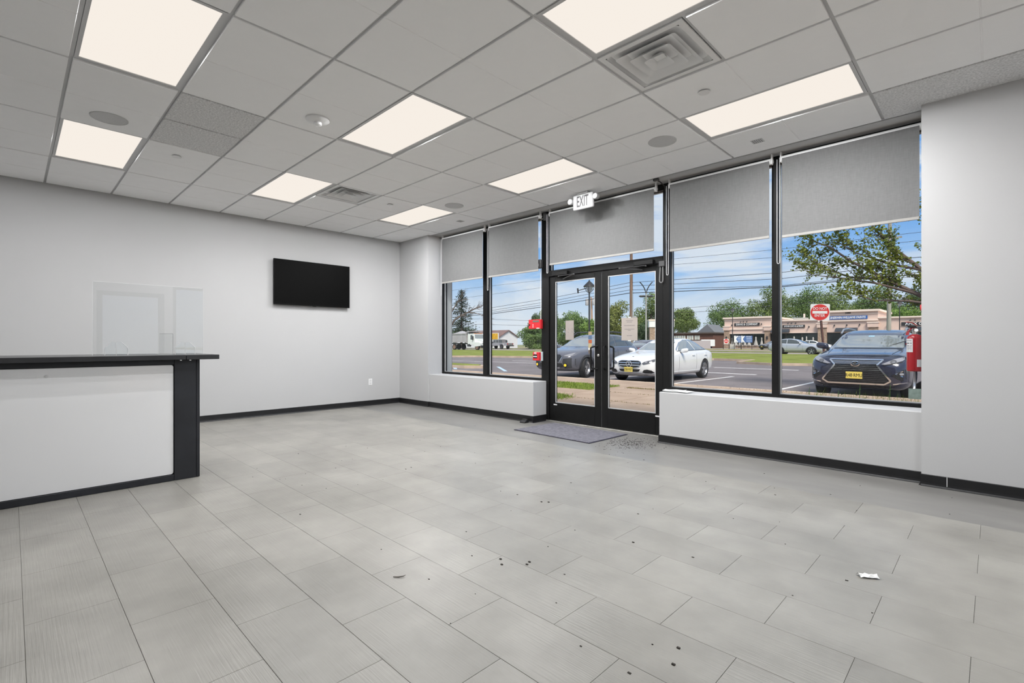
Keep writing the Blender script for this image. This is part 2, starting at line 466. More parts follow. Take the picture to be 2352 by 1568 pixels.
bx(-4.60, -2.70, FY0 - .02, FY1 + .02, -0.002, 0.014, 0.003).build('threshold', M('worn_aluminium', (0.40, 0.39, 0.36), 0.45, metal=0.6, var=0.2, vscale=9), fr)

def window(name, x0, x1, z0, z1, label):
    w = thing(name, label, None, ((x0 + x1) / 2, GYp, z0), kind='structure')
    bx(x0, x1, GYp - .004, GYp + .004, z0, z1).build('pane', m_glass, w)
    g = .008
    for q in ((x0, x0 + g, z0, z1), (x1 - g, x1, z0, z1), (x0 + g, x1 - g, z0, z0 + g), (x0 + g, x1 - g, z1 - g, z1)):
        bx(q[0], q[1], GYp - .022, GYp - .0045, q[2], q[3]).build('glazing_bead', m_gasket, w)
    return w
window('window_1', -7.05, -5.965, SZ1, HZ0, 'narrow window at the far left, in front of the dump truck')
window('window_2', -5.865, -4.70, SZ1, HZ0, 'narrow window beside the double doors, in front of the pickup')
window('window_3', -4.562, -2.80, TB1, HZ0, 'transom window above the double doors')
window('window_4', -2.715, -1.612, SZ1, HZ0, 'window to the right of the doors, in front of the white sedan')
window('window_5', -1.548, -0.437, SZ1, HZ0, 'window beside the right pier, in front of the dark blue car')

def door(name, x0, x1, meet, label):
    """meet: +1 when the meeting stile is at x1"""
    d = thing(name, label, None, ((x0 + x1) / 2, YW + .04, 0.014), kind='structure')
    ya, yb = YW + .018, YW + .068
    zt = TB0 - .004; zg0, zg1 = .272, 1.985
    sl = .098
    bx(x0, x0 + sl, ya, yb, .016, zt, .003).build('stile', m_frame, d)
    bx(x1 - sl, x1, ya, yb, .016, zt, .003).build('stile', m_frame, d)
    bx(x0 + sl, x1 - sl, ya + .001, yb - .001, zg1, zt, .003).build('top_rail', m_frame, d)
    bx(x0 + sl, x1 - sl, ya + .001, yb - .001, .016, zg0, .003).build('bottom_rail', m_frame, d)
    gx0, gx1, gy = x0 + sl, x1 - sl, (ya + yb) / 2
    bx(gx0, gx1, gy - .004, gy + .004, zg0, zg1).build('pane', m_glass, d)
    g = .009
    for q in ((gx0, gx0 + g, zg0, zg1), (gx1 - g, gx1, zg0, zg1), (gx0 + g, gx1 - g, zg0, zg0 + g), (gx0 + g, gx1 - g, zg1 - g, zg1)):
        bx(q[0], q[1], gy - .02, gy - .005, q[2], q[3]).build('glazing_bead', m_gasket, d)
    # pull handles on both faces of the meeting stile
    xc = (x1 - sl * .5) if meet > 0 else (x0 + sl * .5)
    for yy, sg in ((ya, -1), (yb, 1)):
        dx = (-.075 if meet > 0 else .02) if sg < 0 else (-.055 if meet > 0 else .07)
        b = MB(); z0, z1 = .775, 1.075; o = .052 * sg
        P = [(xc, yy, z1)]
        for k in range(7):
            t = k / 6 * PI / 2; P.append((xc + dx * (math.sin(t)), yy + o * math.sin(t), z1 - .03 + .03 * math.cos(t)))
        for k in range(7):
            t = PI / 2 - k / 6 * PI / 2; P.append((xc + dx * (math.sin(t)), yy + o * math.sin(t), z0 + .03 - .03 * math.cos(t)))
        P.append((xc, yy, z0))
        b.tube(P, .0115, 10)
        b.build('pull_handle', m_frame, d, smooth=True)
    if meet > 0:
        MB().lathe([(.0001, -.006), (.019, -.006), (.019, -.014), (.013, -.018), (.0001, -.018)], (xc + .012, ya + .006, .955), 'y', 16).build('lock_cylinder', M('bright_nickel', (0.7, 0.7, 0.68), 0.25, metal=1.0), d, label='round metal lock cylinder', smooth=True)
    # closer body on the bar above and its folding arm
    hx = (x0 if meet > 0 else x1); sg = 1 if meet > 0 else -1
    cl = bx(hx + sg * .10, hx + sg * .36, YW - .052, YW - .001, TB0 - .005, TB0 + .052, .006).build('door_closer', m_frame, d)
    b = MB()
    pv = (hx + sg * .20, YW - .03, TB0 - .012); el = (hx + sg * .52, YW - .10, TB0 - .02); en = (hx + sg * .26, YW - .005, TB0 - .055)
    for p, q in ((pv, el), (el, en)):
        P, Q = Vector(p), Vector(q); dd = (Q - P).normalized(); s = dd.cross(Vector((0, 0, 1))).normalized() * .011; u = Vector((0, 0, .003))
        b.add([P - s - u, P + s - u, Q + s - u, Q - s - u, P - s + u, P + s + u, Q + s + u, Q - s + u], [(0, 3, 2, 1), (4, 5, 6, 7), (0, 1, 5, 4), (1, 2, 6, 5), (2, 3, 7, 6), (3, 0, 4, 7)])
    b.cyl((el[0], el[1], el[2] - .008), (el[0], el[1], el[2] + .008), .013, n=10)
    b.cyl((pv[0], pv[1], pv[2] - .01), (pv[0], pv[1], TB0 + .0), .012, n=10)
    b.build('closer_arm', m_dkgrey, cl)
    # small pale label on the bottom rail
    lx = x0 + .07 if meet > 0 else x1 - .10
    bx(lx, lx + .062, ya - .0015, ya + .002, zg0 - .038, zg0 - .022).build('maker_label', m_white, d, label='small pale label')
    return d
door('door_1', -4.556, -3.684, 1, 'left leaf of the black glazed double door')
door('door_2', -3.674, -2.806, -1, 'right leaf of the black glazed double door')
bx(-3.6835, -3.6745, YW + .03, YW + .06, .02, TB0 - .006).build('trim_2', M('grey_weather_strip', (0.30, 0.30, 0.30), 0.6), label='grey weather strip between the two door leaves', kind='structure')

# ---- side door and side window in the right wall (seen only as reflections)
def side_light(name, y0, y1, z0, z1, st, label):
    d = thing(name, label, None, (XR + .07, (y0 + y1) / 2, z0), kind='structure')
    xa, xb = XR + .03, XR + .11
    for q in ((y0, y0 + st, z0, z1), (y1 - st, y1, z0, z1), (y0 + st, y1 - st, z0, z0 + (.2 if z0 < .1 else .06)), (y0 + st, y1 - st, z1 - .08, z1)):
        bx(xa, xb, q[0], q[1], q[2], q[3], .003).build('frame_bar', m_frame, d)
    bx(XR + .066, XR + .074, y0 + st, y1 - st, z0 + .06, z1 - .08).build('pane', m_glass, d)
side_light('door_3', 1.10, 2.14, .0, 2.09, .09, 'glazed side door in the wall right of the viewer')
side_light('window_6', 2.28, 3.70, .60, 2.28, .06, 'side window in the wall right of the viewer')

# ---- roller blinds
def blind_mat():
    m = bpy.data.materials.new('grey_screen_fabric'); m.use_nodes = True
    nt = m.node_tree; b = nt.nodes['Principled BSDF']; N = nt.nodes.new; Lk = nt.links.new
    b.inputs['Roughness'].default_value = 0.9; b.inputs['Specular IOR Level'].default_value = 0.15
    geo = N('ShaderNodeNewGeometry'); mp = N('ShaderNodeMapping'); mp.inputs['Scale'].default_value = (18, 18, 140)
    Lk(geo.outputs['Position'], mp.inputs[0])
    n = N('ShaderNodeTexNoise'); n.inputs['Scale'].default_value = 1; n.inputs['Detail'].default_value = 2; Lk(mp.outputs[0], n.inputs['Vector'])
    mp2 = N('ShaderNodeMapping'); mp2.inputs['Scale'].default_value = (150, 20, 14); Lk(geo.outputs['Position'], mp2.inputs[0])
    n2 = N('ShaderNodeTexNoise'); n2.inputs['Scale'].default_value = 1; n2.inputs['Detail'].default_value = 2; Lk(mp2.outputs[0], n2.inputs['Vector'])
    ad = N('ShaderNodeMath'); ad.operation = 'ADD'; Lk(n.outputs['Fac'], ad.inputs[0]); Lk(n2.outputs['Fac'], ad.inputs[1])
    mr = N('ShaderNodeMapRange'); mr.inputs['From Min'].default_value = 0.6; mr.inputs['From Max'].default_value = 1.4
    mr.inputs['To Min'].default_value = 0.205; mr.inputs['To Max'].default_value = 0.245
    Lk(ad.outputs[0], mr.inputs['Value']); Lk(mr.outputs[0], b.inputs['Base Color'])
    tr = N('ShaderNodeBsdfTranslucent'); Lk(mr.outputs[0], tr.inputs['Color'])
    mx = N('ShaderNodeMixShader'); mx.inputs[0].default_value = 0.22
    Lk(b.outputs[0], mx.inputs[1]); Lk(tr.outputs[0], mx.inputs[2]); Lk(mx.outputs[0], nt.nodes['Material Output'].inputs['Surface'])
    return m
m_fabric = blind_mat()
m_hem = M('pale_hem_bar', (0.33, 0.32, 0.30), 0.6)
m_chain = M('white_bead_chain', (0.60, 0.60, 0.60), 0.4)
m_roll = M('pale_roller_cover', (0.88, 0.88, 0.88), 0.45)
BY = 5.315
def blind(x0, x1, zb, chain_x, chain_z, label):
    t = thing('roller_blind', label, 'blind', ((x0 + x1) / 2, BY, zb), group='grey roller blinds in the storefront')
    zc = 2.928; r = .030
    MB().cyl((x0 - .01, BY, zc), (x1 + .01, BY, zc), r, n=18).build('roller', m_roll, t, smooth=True)
    for x in (x0 - .022, x1 + .010):
        b = bx(x, x + .012, BY - .02, BY + .02, zc - .032, 2.999, .002)
        b.lathe([(.0001, -.004), (.022, -.004), (.022, .016), (.0001, .016)], (x, BY, zc), 'x', 14)
        b.build('bracket', m_white, t)
    b = MB(); ny = 7
    for i in range(ny):
        z = zb + .02 + (zc - zb - .02) * i / (ny - 1)
        b.v += [(x0, BY - r + .0008 * math.sin(i), z), (x1, BY - r + .0008 * math.sin(i), z)]
    b.f = [(2 * i, 2 * i + 1, 2 * i + 3, 2 * i + 2) for i in range(ny - 1)]
    k = len(b.v); b.v += [(p[0], p[1] + .0012, p[2]) for p in b.v[:k]]; b.f += [tuple(reversed([q + k for q in f])) for f in b.f]
    b.f += [(2 * i, 2 * i + 2, 2 * i + 2 + k, 2 * i + k) for i in range(ny - 1)] + [(2 * i + 1, 2 * i + 1 + k, 2 * i + 3 + k, 2 * i + 3) for i in range(ny - 1)] + [(0, k, k + 1, 1)]
    b.build('fabric', m_fabric, t)
    bx(x0, x1, BY - r - .006, BY - r + .008, zb - .004, zb + .022, .003).build('hem_bar', m_hem, t)
    if chain_x is not None:
        P = [(chain_x - .012, BY - .02, zc)] + [(chain_x - .012, BY - .02, chain_z + .03)]
        P += [(chain_x - .012 * math.cos(a), BY - .02, chain_z + .012 - .012 * math.sin(a)) for a in (0.5, 1.2, PI / 2, 2.0, 2.7)]
        P += [(chain_x + .012, BY - .02, chain_z + .03), (chain_x + .012, BY - .02, zc)]
        MB().tube(P, .0032, 6).build('bead_chain', m_chain, t)
blind(-6.90, -5.84, 2.155, -6.935, 1.94, 'grey roller blind of the narrow window at the far left')
blind(-5.70, -4.66, 2.150, -5.735, 1.95, 'grey roller blind of the narrow window beside the doors')
blind(-4.45, -2.855, 2.205, -4.50, 2.10, 'wide grey roller blind above the double doors, behind the EXIT sign')
blind(-2.655, -1.60, 2.165, -2.69, 1.90, 'grey roller blind of the window right of the doors')
blind(-1.485, -0.445, 2.15, -1.52, 1.90, 'grey roller blind of the window beside the right pier')

# ---- papers and stickers on the glass
m_paper = M('pinkish_paper', (0.52, 0.43, 0.40), 0.8)
m_paperd = M('pinkish_paper_back', (0.46, 0.38, 0.355), 0.8)
m_ink = M('grey_ink', (0.25, 0.22, 0.22), 0.8)
py = YW + .068 - .012
t = thing('door_notice', 'printed paper notice taped to the right door glass', 'notice', (-3.20, py, 1.16))
bx(-3.395, -3.165, YW + .052, YW + .0525, 1.150, 1.436).build('sheet', m_paper, t)
b = MB()
for z, w in ((1.400, .10), (1.380, .075), (1.338, .155), (1.292, .14), (1.275, .04), (1.21, .075)):
    b.box(-3.28 - w / 2, -3.28 + w / 2, YW + .0512, YW + .0519, z - .003, z + .003)
b.build('printed_lines', m_ink, t, kind='stuff')
bx(-3.30, -3.255, YW + .0505, YW + .0519, 1.433, 1.447).build('tape', m_white, t)
bx(-3.30, -3.255, YW + .0505, YW + .0519, 1.140, 1.152).build('tape', m_white, t)
t = thing('folded_notice', 'folded paper notice taped to the left door glass', 'notice', (-4.22, YW + .05, 1.16))
MB().prism([(-4.30, YW + .054), (-4.225, YW + .075), (-4.155, YW + .054), (-4.155, YW + .0545), (-4.225, YW + .0757), (-4.30, YW + .0545)], 'z', 1.160, 1.430).build('sheet', m_paperd, t)
b = MB()
for z in (1.31, 1.265): b.box(-4.262, -4.25, YW + .062, YW + .0625, z, z + .006); b.box(-4.195, -4.178, YW + .0615, YW + .0625, z + .003, z + .009)
b.build('printed_lines', m_ink, t, kind='stuff')
t = thing('sticker_strip', 'strip of small coloured stickers on the left door glass', 'sticker', (-3.87, YW + .05, .98))
z = 1.27
for c, h in (((0.35, 0.27, 0.16), .05), ((0.08, 0.13, 0.22), .06), ((0.38, 0.09, 0.03), .05), ((0.42, 0.33, 0.18), .06), ((0.75, 0.70, 0.6), .03), ((0.14, 0.11, 0.09), .05)):
    bx(-3.897, -3.842, YW + .0365, YW + .0386, z - h + .004, z).build('sticker', M('sticker_%d' % int(z * 1000), c, .5), t); z -= h
bx(-0.535, -0.450, GYp - .0068, GYp - .0045, .635, .725, .001).build('window_sticker', M('grey_green_vinyl', (0.20, 0.26, 0.23), 0.5, var=.2, vscale=30), label='grey green shield sticker in the lower corner of the window', cat='sticker')
# ------------------------------------------------------------------ ceiling fittings
m_diff = M('warm_led_diffuser', (0.0, 0.0, 0.0), 0.9, emit=(1.0, 0.925, 0.84), estr=0.93, spec=0.0)
LED_W = 20.0
LBL = {(0, 0): 'large lit ceiling panel light at the top left of the view',
       (-2, 0): 'lit ceiling panel light beside the round speaker, above the counter',
       (0, 3): 'lit ceiling panel light beside the smoke detector',
       (-2, 3): 'lit ceiling panel light beside the far square air diffuser',
       (0, 6): 'lit ceiling panel light above the EXIT sign',
       (-2, 6): 'lit ceiling panel light in the far corner, next to the pier',
       (2, 3): 'lit ceiling panel light beside the large square air diffuser',
       (2, 6): 'long lit ceiling panel light above the right windows'}
LED = {}
def led(e, bl):
    d = bpy.data.lights.new('led', 'SPOT'); d.energy = e; d.spot_size = R(180); d.spot_blend = bl
    d.shadow_soft_size = 0.0; d.color = (0.985, 0.99, 1.0); return d
for j, k in ((6, 1.9), (3, 1.4), (0, .85), (-3, .6)):       # the rows are dimmed towards the back of the shop
    LED[j] = (led(LED_W * k, .85), led(LED_W * k * .42, .10))   # four chips shine down, two fill the low angles
for (ci, j) in LIGHTS:
    x0, x1, y0, y1 = Cx(ci), Cx(ci + 1), L(j), L(j + 1)
    t = thing('ceiling_light', LBL.get((ci, j)) or 'lit ceiling panel light out of view, %s' % {(2, 0): 'straight above the viewer', (4, 3): 'right of the large air diffuser', (4, 6): 'in front of the right pier', (-2, -3): 'at the far end of the counter', (0, -3): 'behind the viewer', (4, 0): 'right of the viewer', (2, -3): 'behind the viewer to the right', (4, -3): 'in the corner behind the viewer'}[(ci, j)], 'light', ((x0 + x1) / 2, (y0 + y1) / 2, CZ), group='recessed ceiling panel lights')
    g = .014; w = .022
    b = MB()
    for q in ((x0 + g, x0 + g + w, y0 + g, y1 - g), (x1 - g - w, x1 - g, y0 + g, y1 - g), (x0 + g + w, x1 - g - w, y0 + g, y0 + g + w), (x0 + g + w, x1 - g - w, y1 - g - w, y1 - g)):
        b.box(q[0], q[1], q[2], q[3], CZ - .001, CZ + .02)
    b.build('frame', m_grid, t)
    bx(x0 + g + w, x1 - g - w, y0 + g + w, y1 - g - w, CZ + .004, CZ + .012).build('diffuser', m_diff, t)
    for a in (-1, 0, 1):
        for c in (-1, 1):
            o = bpy.data.objects.new('led', LED[j][0 if a else 1]); COL.objects.link(o); o.parent = t
            o.location = (a * .36, c * .15, -.004)

m_vent = M('white_vent_enamel', (0.80, 0.80, 0.80), 0.35, spec=0.5)
m_vdark = M('dark_duct', (0.10, 0.10, 0.10), 0.7)
def vent(x0, y0, s, label):
    cx, cy = x0 + s / 2, y0 + s / 2
    t = thing('air_diffuser', label, 'vent', (cx, cy, CZ), group='square ceiling air diffusers')
    def ring(h0, z0, h1, z1, th=.0025, rc=.02):
        """a square funnel with rounded corners between two half sizes"""
        b = MB(); vs = []; n = 0
        def loop(h, z, r):
            P = []
            for qx, qy, a0 in ((1, 1, 0), (-1, 1, PI / 2), (-1, -1, PI), (1, -1, 3 * PI / 2)):
                for k in range(4):
                    a = a0 + k / 3 * PI / 2; P.append((cx + qx * (h - r) + r * math.cos(a), cy + qy * (h - r) + r * math.sin(a), z))
            return P
        Ls = [loop(h0, z0, rc), loop(h1, z1, rc * .8), loop(h1 - th, z1 + th, rc * .7), loop(h0 - th, z0 + th, rc * .9)]
        m = 16
        for l in Ls: vs += l
        fs = []
        for i in range(4):
            j = (i + 1) % 4
            for k in range(m): fs.append((i * m + k, i * m + (k + 1) % m, j * m + (k + 1) % m, j * m + k))
        return b.add(vs, fs)
    H = s / 2 - .013
    b = MB(); a = .255
    for q in ((cx - H, cx - a, cy - H, cy + H), (cx + a, cx + H, cy - H, cy + H), (cx - a, cx + a, cy - H, cy - a), (cx - a, cx + a, cy + a, cy + H)):
        b.box(q[0], q[1], q[2], q[3], CZ - .006, CZ + .004)
    b.build('face_frame', m_vent, t)
    ring(.262, CZ - .004, .215, CZ + .075, rc=.05).build('throat', m_vent, t, smooth=35)
    for i, (h0, h1, zz) in enumerate(((.212, .150, -.012), (.143, .092, -.018), (.076, .034, -.024))):
        ring(h0, CZ + zz, h1, CZ + zz + .045).build('louvre', m_vent, t, smooth=35)
    b = MB(); b.box(cx - .036, cx + .036, cy - .036, cy + .036, CZ + .012, CZ + .016)
    b.build('centre_plate', m_vent, t)
    b = MB(); 
    for z in (.05, .02): pass
    b.cyl((cx, cy, CZ + .03), (cx, cy, CZ + .075), .15, n=28)
    b.box(cx - .215, cx + .215, cy - .215, cy + .215, CZ + .072, CZ + .076)
    b.build('duct_opening', m_vdark, t)
vent(Cx(2), L(4), .6096, 'large square white air diffuser beside the nearest panel light')
vent(Cx(-1) - .6128, L(4), .6096, 'square white air diffuser far back, beside a lit panel')

m_grille = M('speaker_grille', (0.60, 0.60, 0.60), 0.7, var=.10, vscale=420, bump=.4, bscale=500)
def speaker(x, y, label):
    t = thing('ceiling_speaker', label, 'speaker', (x, y, CZ - .012), group='round ceiling speakers')
    MB().lathe([(.128, 0.0), (.128, -.004), (.122, -.007), (.117, -.004), (.117, 0)], (x, y, CZ - .012), 'z', 36).build('rim', m_grille, t, smooth=True)
    MB().lathe([(.0001, -.006), (.06, -.0055), (.118, -.004), (.118, 0)], (x, y, CZ - .012), 'z', 36).build('grille', m_grille, t, smooth=True)
speaker(-5.28, .575, 'round grey speaker in the ceiling between the two left panel lights')
speaker(-2.21, 4.25, 'round grey speaker in the ceiling in front of the right windows')
speaker(-5.28, 4.25, 'round grey speaker in the ceiling near the far left windows')
t = thing('smoke_detector', 'round white smoke detector with a raised cap on the ceiling', 'detector', (-4.05, 1.80, CZ - .012))
MB().lathe([(.095, 0), (.095, -.012), (.088, -.018), (.05, -.03), (.03, -.033), (.0001, -.034)], (-4.05, 1.80, CZ - .012), 'z', 32).build('body', m_white, t, smooth=True)
MB().lathe([(.033, -.030), (.033, -.052), (.028, -.056), (.0001, -.057)], (-4.05, 1.80, CZ - .012), 'z', 24).build('cap', m_white, t, smooth=True)
for x, y, l in ((-1.547, 3.62, 'white sprinkler cover plate beside the large air diffuser'), (-5.86, 1.165, 'white sprinkler cover plate next to the rough ceiling panels'), (-5.85, 3.60, 'white sprinkler cover plate near the far air diffuser')):
    t = thing('sprinkler_cover', l, 'sprinkler', (x, y, CZ - .012), group='flush sprinkler cover plates')
    MB().lathe([(.030, 0), (.030, -.012), (.0001, -.012)], (x, y, CZ - .012), 'z', 20).build('cup', m_grid, t)
    MB().lathe([(.0001, -.009), (.041, -.009), (.041, -.012), (.0001, -.0125)], (x, y, CZ - .012), 'z', 28).build('plate', m_white, t)
for x, y, l in ((-1.574, 4.865, 'small square ceiling grille above the right windows'), (-5.89, 4.86, 'small square ceiling grille above the far left windows')):
    t = thing('ceiling_grille', l, 'grille', (x, y, CZ - .012), group='small square ceiling grilles')
    bx(x - .05, x + .05, y - .05, y + .05, CZ - .0145, CZ - .012, .001).build('plate', m_grid, t)
    b = MB()
    for i in range(5):
        for k in range(5): b.box(x - .038 + i * .017, x - .030 + i * .017, y - .038 + k * .017, y - .030 + k * .017, CZ - .0152, CZ - .0146)
    b.build('perforation', m_dkgrey, t)

# ---- EXIT sign with two lamp heads
t = thing('exit_sign', 'white EXIT sign with two round lamp heads on the ceiling', 'sign', (-3.655, 5.0, 2.79))
m_sign = M('white_sign_plastic', (0.48, 0.48, 0.485), 0.5)
bx(-3.81, -3.50, 4.975, 5.02, 2.785, 2.975, .022, 4).build('housing', m_sign, t, smooth=30)
bx(-3.785, -3.525, 4.9735, 4.9765, 2.808, 2.955, .001).build('face_plate', m_sign, t)
bx(-3.73, -3.58, 4.965, 5.03, 2.972, 2.999, .004).build('canopy', m_sign, t)
lettering('EXIT', .19, (-3.655, 4.9725, 2.876), M('dark_exit_letter', (0.075, 0.075, 0.075), .6), t, depth=.0008, bold=.0022, sx=.46)
for sx, xx in ((-1, -3.845), (1, -3.462)):
    h = MB().lathe([(.0001, .03), (.030, .026), (.036, .0), (.036, -.028), (.031, -.034)], (xx, 4.995, 2.905), 'y', 20).build('lamp_head', m_sign, t, smooth=True)
    MB().lathe([(.031, -.033), (.018, -.037), (.0001, -.038)], (xx, 4.995, 2.905), 'y', 20).build('lens', M('clear_lens', (0.72, 0.72, 0.73), .12), h, smooth=True)
    MB().cyl((xx - sx * .05, 5.0, 2.905), (xx - sx * .02, 5.0, 2.905), .012).build('swivel', m_sign, h)
# ------------------------------------------------------------------ things in the room
# ---- television
t = thing('television', 'flat black television hanging on the white wall', 'television', (XL, 3.44, 1.71))
m_tv = M('television_black', (0.004, 0.004, 0.004), 0.5, spec=0.12)
bx(XL + .045, XL + .075, 2.822, 4.065, 1.712, 2.42, .004).build('cabinet', m_tv, t)
bx(XL + .0745, XL + .077, 2.832, 4.055, 1.732, 2.41, .001).build('screen', M('black_screen', (0.002, 0.002, 0.002), 0.5, spec=0.08), t)
bx(XL + .072, XL + .079, 3.42, 3.48, 1.705, 1.714, .001).build('logo_tab', m_tv, t)
bx(XL, XL + .047, 3.25, 3.63, 1.88, 2.25, .004).build('wall_mount', m_blackp, t)
bx(XL, XL + .006, 4.462, 4.532, .362, .477, .002).build('wall_outlet', m_white, label='white power outlet low on the television wall', cat='outlet')
bo = bpy.data.objects['wall_outlet']
for z in (.395, .444):
    bx(XL + .005, XL + .0085, 4.479, 4.515, z - .015, z + .015, .002).build('socket', M('outlet_face', (.66, .66, .66), .4), bo)

# ---- reception counter
m_cnt = M('charcoal_laminate', (0.020, 0.021, 0.025), 0.42, var=.25, vscale=4, spec=.45)
m_ctop = M('charcoal_worktop', (0.026, 0.026, 0.028), 0.30, var=.2, vscale=5, spec=.5)
m_cpan = M('white_gloss_panel', (0.78, 0.78, 0.785), 0.10, spec=.6, coat=.3)
XC = -4.765; YE = 1.111
t = thing('reception_counter', 'charcoal reception counter with glossy white front panel', 'counter', (-5.1, -.5, 0))
bx(-5.36, XC - .03, -2.13, YE - .01, .03, .975).build('carcass', m_cnt, t)
bx(XC - .03, XC, -2.13, .93, .945, .982, .002).build('top_rail', m_cnt, t)
bx(XC - .03, XC, -2.13, .93, 0.002, .050, .002).build('plinth', m_cnt, t)
bx(XC - .035, XC + .001, .931, 1.085, 0.002, .982, .002).build('end_post', m_cnt, t)
bx(XC - .035, XC - .001, 1.087, YE, 0.002, .982, .002).build('end_cap', m_cnt, t)
# white panel, its corners rounded off
def rrect(x0, x1, y0, y1, r, n=5):
    P = []
    for cx, cy, a0 in ((x1 - r, y1 - r, 0), (x0 + r, y1 - r, PI / 2), (x0 + r, y0 + r, PI), (x1 - r, y0 + r, 1.5 * PI)):
        for k in range(n + 1): P.append((cx + r * math.cos(a0 + k / n * PI / 2), cy + r * math.sin(a0 + k / n * PI / 2)))
    return P
MB().prism(rrect(-2.12, .926, .054, .941, .018), 'x', XC - .03, XC - .010).build('front_panel', m_cpan, t)
MB().lathe([(.0001, .0), (.010, .0), (.010, .004), (.0001, .005)], (XC - .010, .175, .885), 'x', 14).build('standoff_cap', m_grid, t)
bx(-5.52, -4.70, -2.14, 1.0, .984, 1.022, .003).build('worktop', m_ctop, t)
bx(-5.52, -4.70, 1.002, 1.24, .984, 1.022, .003).build('worktop', m_ctop, t)
for y in (.965, 1.03): bx(-4.725, -4.705, y - .006, y + .006, .977, .984).build('screw_plate', m_grid, t)

# ---- sneeze guard
m_acr = thin_glass('clear_acrylic', (.965, .97, .97), 1.0, 1.5)
m_acre = M('acrylic_edge', (.74, .75, .75), .15)
t = thing('sneeze_guard', 'clear acrylic sneeze guard standing on the counter', 'screen', (-5.0, .82, 1.022))
bx(-5.0022, -4.9978, .445, 1.189, 1.0235, 1.600).build('sheet', m_acr, t)
for q in ((.4425, .4449, 1.0235, 1.600), (1.1891, 1.1905, 1.0235, 1.592), (.4449, 1.182, 1.6001, 1.6022)):
    bx(-5.0026, -4.9974, q[0], q[1], q[2], q[3]).build('polished_edge', m_acre, t)
for yy in (.588, 1.055):
    f = MB().prism([(yy - .0725, 1.0225), (yy + .0725, 1.0225), (yy + .0725, 1.082), (yy + .035, 1.124), (yy - .035, 1.124), (yy - .0725, 1.082)], 'x', -4.9975, -4.9935).build('foot', m_acr, t)
    b = MB()
    for p, q in (((.0725, 1.0225), (.0725, 1.082)), ((.0725, 1.082), (.035, 1.124)), ((-.0725, 1.0225), (-.0725, 1.082)), ((-.0725, 1.082), (-.035, 1.124))):
        b.cyl((-4.9955, yy + p[0], p[1]), (-4.9955, yy + q[0], q[1]), .0024, n=6)
    b.cyl((-4.9935, yy, 1.0225), (-4.9935, yy, 1.122), .0022, n=6)
    b.build('foot_edge', m_acre, f, kind='stuff')
t = thing('card_holder', 'tilted clear acrylic card holder behind the sneeze guard', 'holder', (-5.15, .95, 1.022))
b = MB(); b.add([(-5.17, .90, 1.024), (-5.10, .985, 1.024), (-5.12, .99, 1.20), (-5.19, .905, 1.20), (-5.172, .902, 1.024), (-5.102, .987, 1.024), (-5.122, .992, 1.20), (-5.192, .907, 1.20)], [(0, 1, 2, 3), (7, 6, 5, 4), (0, 4, 5, 1), (1, 5, 6, 2), (2, 6, 7, 3), (3, 7, 4, 0)])
b.build('back_sheet', m_acr, t)
b = MB(); b.cyl((-5.102, .986, 1.024), (-5.122, .991, 1.20), .0015, n=5); b.cyl((-5.122, .991, 1.20), (-5.19, .906, 1.20), .0012, n=5)
b.build('edge', M('dark_acrylic_edge', (.28, .29, .29), .3), t)
bx(-5.19, -5.06, .88, 1.0, 1.0222, 1.0245, .0008).build('base', m_acr, t)

# ---- doormat, doorstop, scraps on the floor
t = thing('doormat', 'worn grey lavender doormat in front of the left door', 'doormat', (-3.8, 4.89, 0))
mt = Matrix.Translation((-3.80, 4.895, 0)) @ Matrix.Rotation(R(-1.5), 4, 'Z')
MB().box(-.60, .60, -.385, .385, 0, .006, .002).xf(mt).build('backing', M('black_rubber', (.03, .028, .045), .7), t)
MB().box(-.585, .585, -.37, .37, .004, .011, .003).xf(mt).build('pile', M('grey_lavender_pile', (.145, .142, .170), .95, var=.22, vscale=30, bump=.9, bscale=240, col2=(.205, .20, .225), detail=8), t)
MB().box(-.55, .55, -.335, -.325, .0108, .0122).xf(mt).build('edge_groove', M('dark_groove', (.16, .16, .20), .9), t)
t = thing('doorstop', 'black plastic doorstop at the end of the low left wall', 'doorstop', (-4.70, 5.06, 0))
MB().prism([(5.00, 0), (5.085, 0), (5.085, .034), (5.055, .04), (5.00, .012)], 'x', -4.755, -4.665).build('wedge', m_blackp, t)
bx(-4.75, -4.67, 5.05, 5.085, .038, .050, .004).build('cap', m_blackp, t)
def scrap(cx, cy, s, z=.0):
    b = MB(); n = 7; P = []
    for k in range(n):
        a = 2 * PI * k / n; r = s * rnd.uniform(.45, 1); P.append((cx + r * math.cos(a), cy + r * math.sin(a) * .7))
    return b, P
b = MB()
for _ in range(700):
    a = rnd.gauss(0, 1); c = rnd.gauss(0, 1)
    x, y = -2.90 + a * .16, 4.83 + c * .19
    if x > -2.72 and y > 5.06: continue
    if y > 5.36 or x < -3.16: continue
    s = rnd.choice((.001, .0015, .002, .003, .003, .006)); an = rnd.uniform(0, PI); w = s * rnd.uniform(.25, .7)
    ca, sa = math.cos(an), math.sin(an)
    b.add([(x + p * ca - q * sa, y + p * sa + q * ca, h) for h in (0.0, .0018) for p, q in ((-s, -w), (s, -w), (s, w), (-s, w))], [(0, 3, 2, 1), (4, 5, 6, 7), (0, 1, 5, 4), (1, 2, 6, 5), (2, 3, 7, 6), (3, 0, 4, 7)])
for _ in range(90):
    x, y = rnd.uniform(-5.2, -.2), rnd.uniform(1.2, 5.0)
    if x < -4.6 and y < 1.3 or (x < -3.1 and y > 4.4): continue
    s = rnd.choice((.002, .003, .004, .006)); 
    b.box(x - s, x + s, y - s * .6, y + s * .6, 0, .0022)
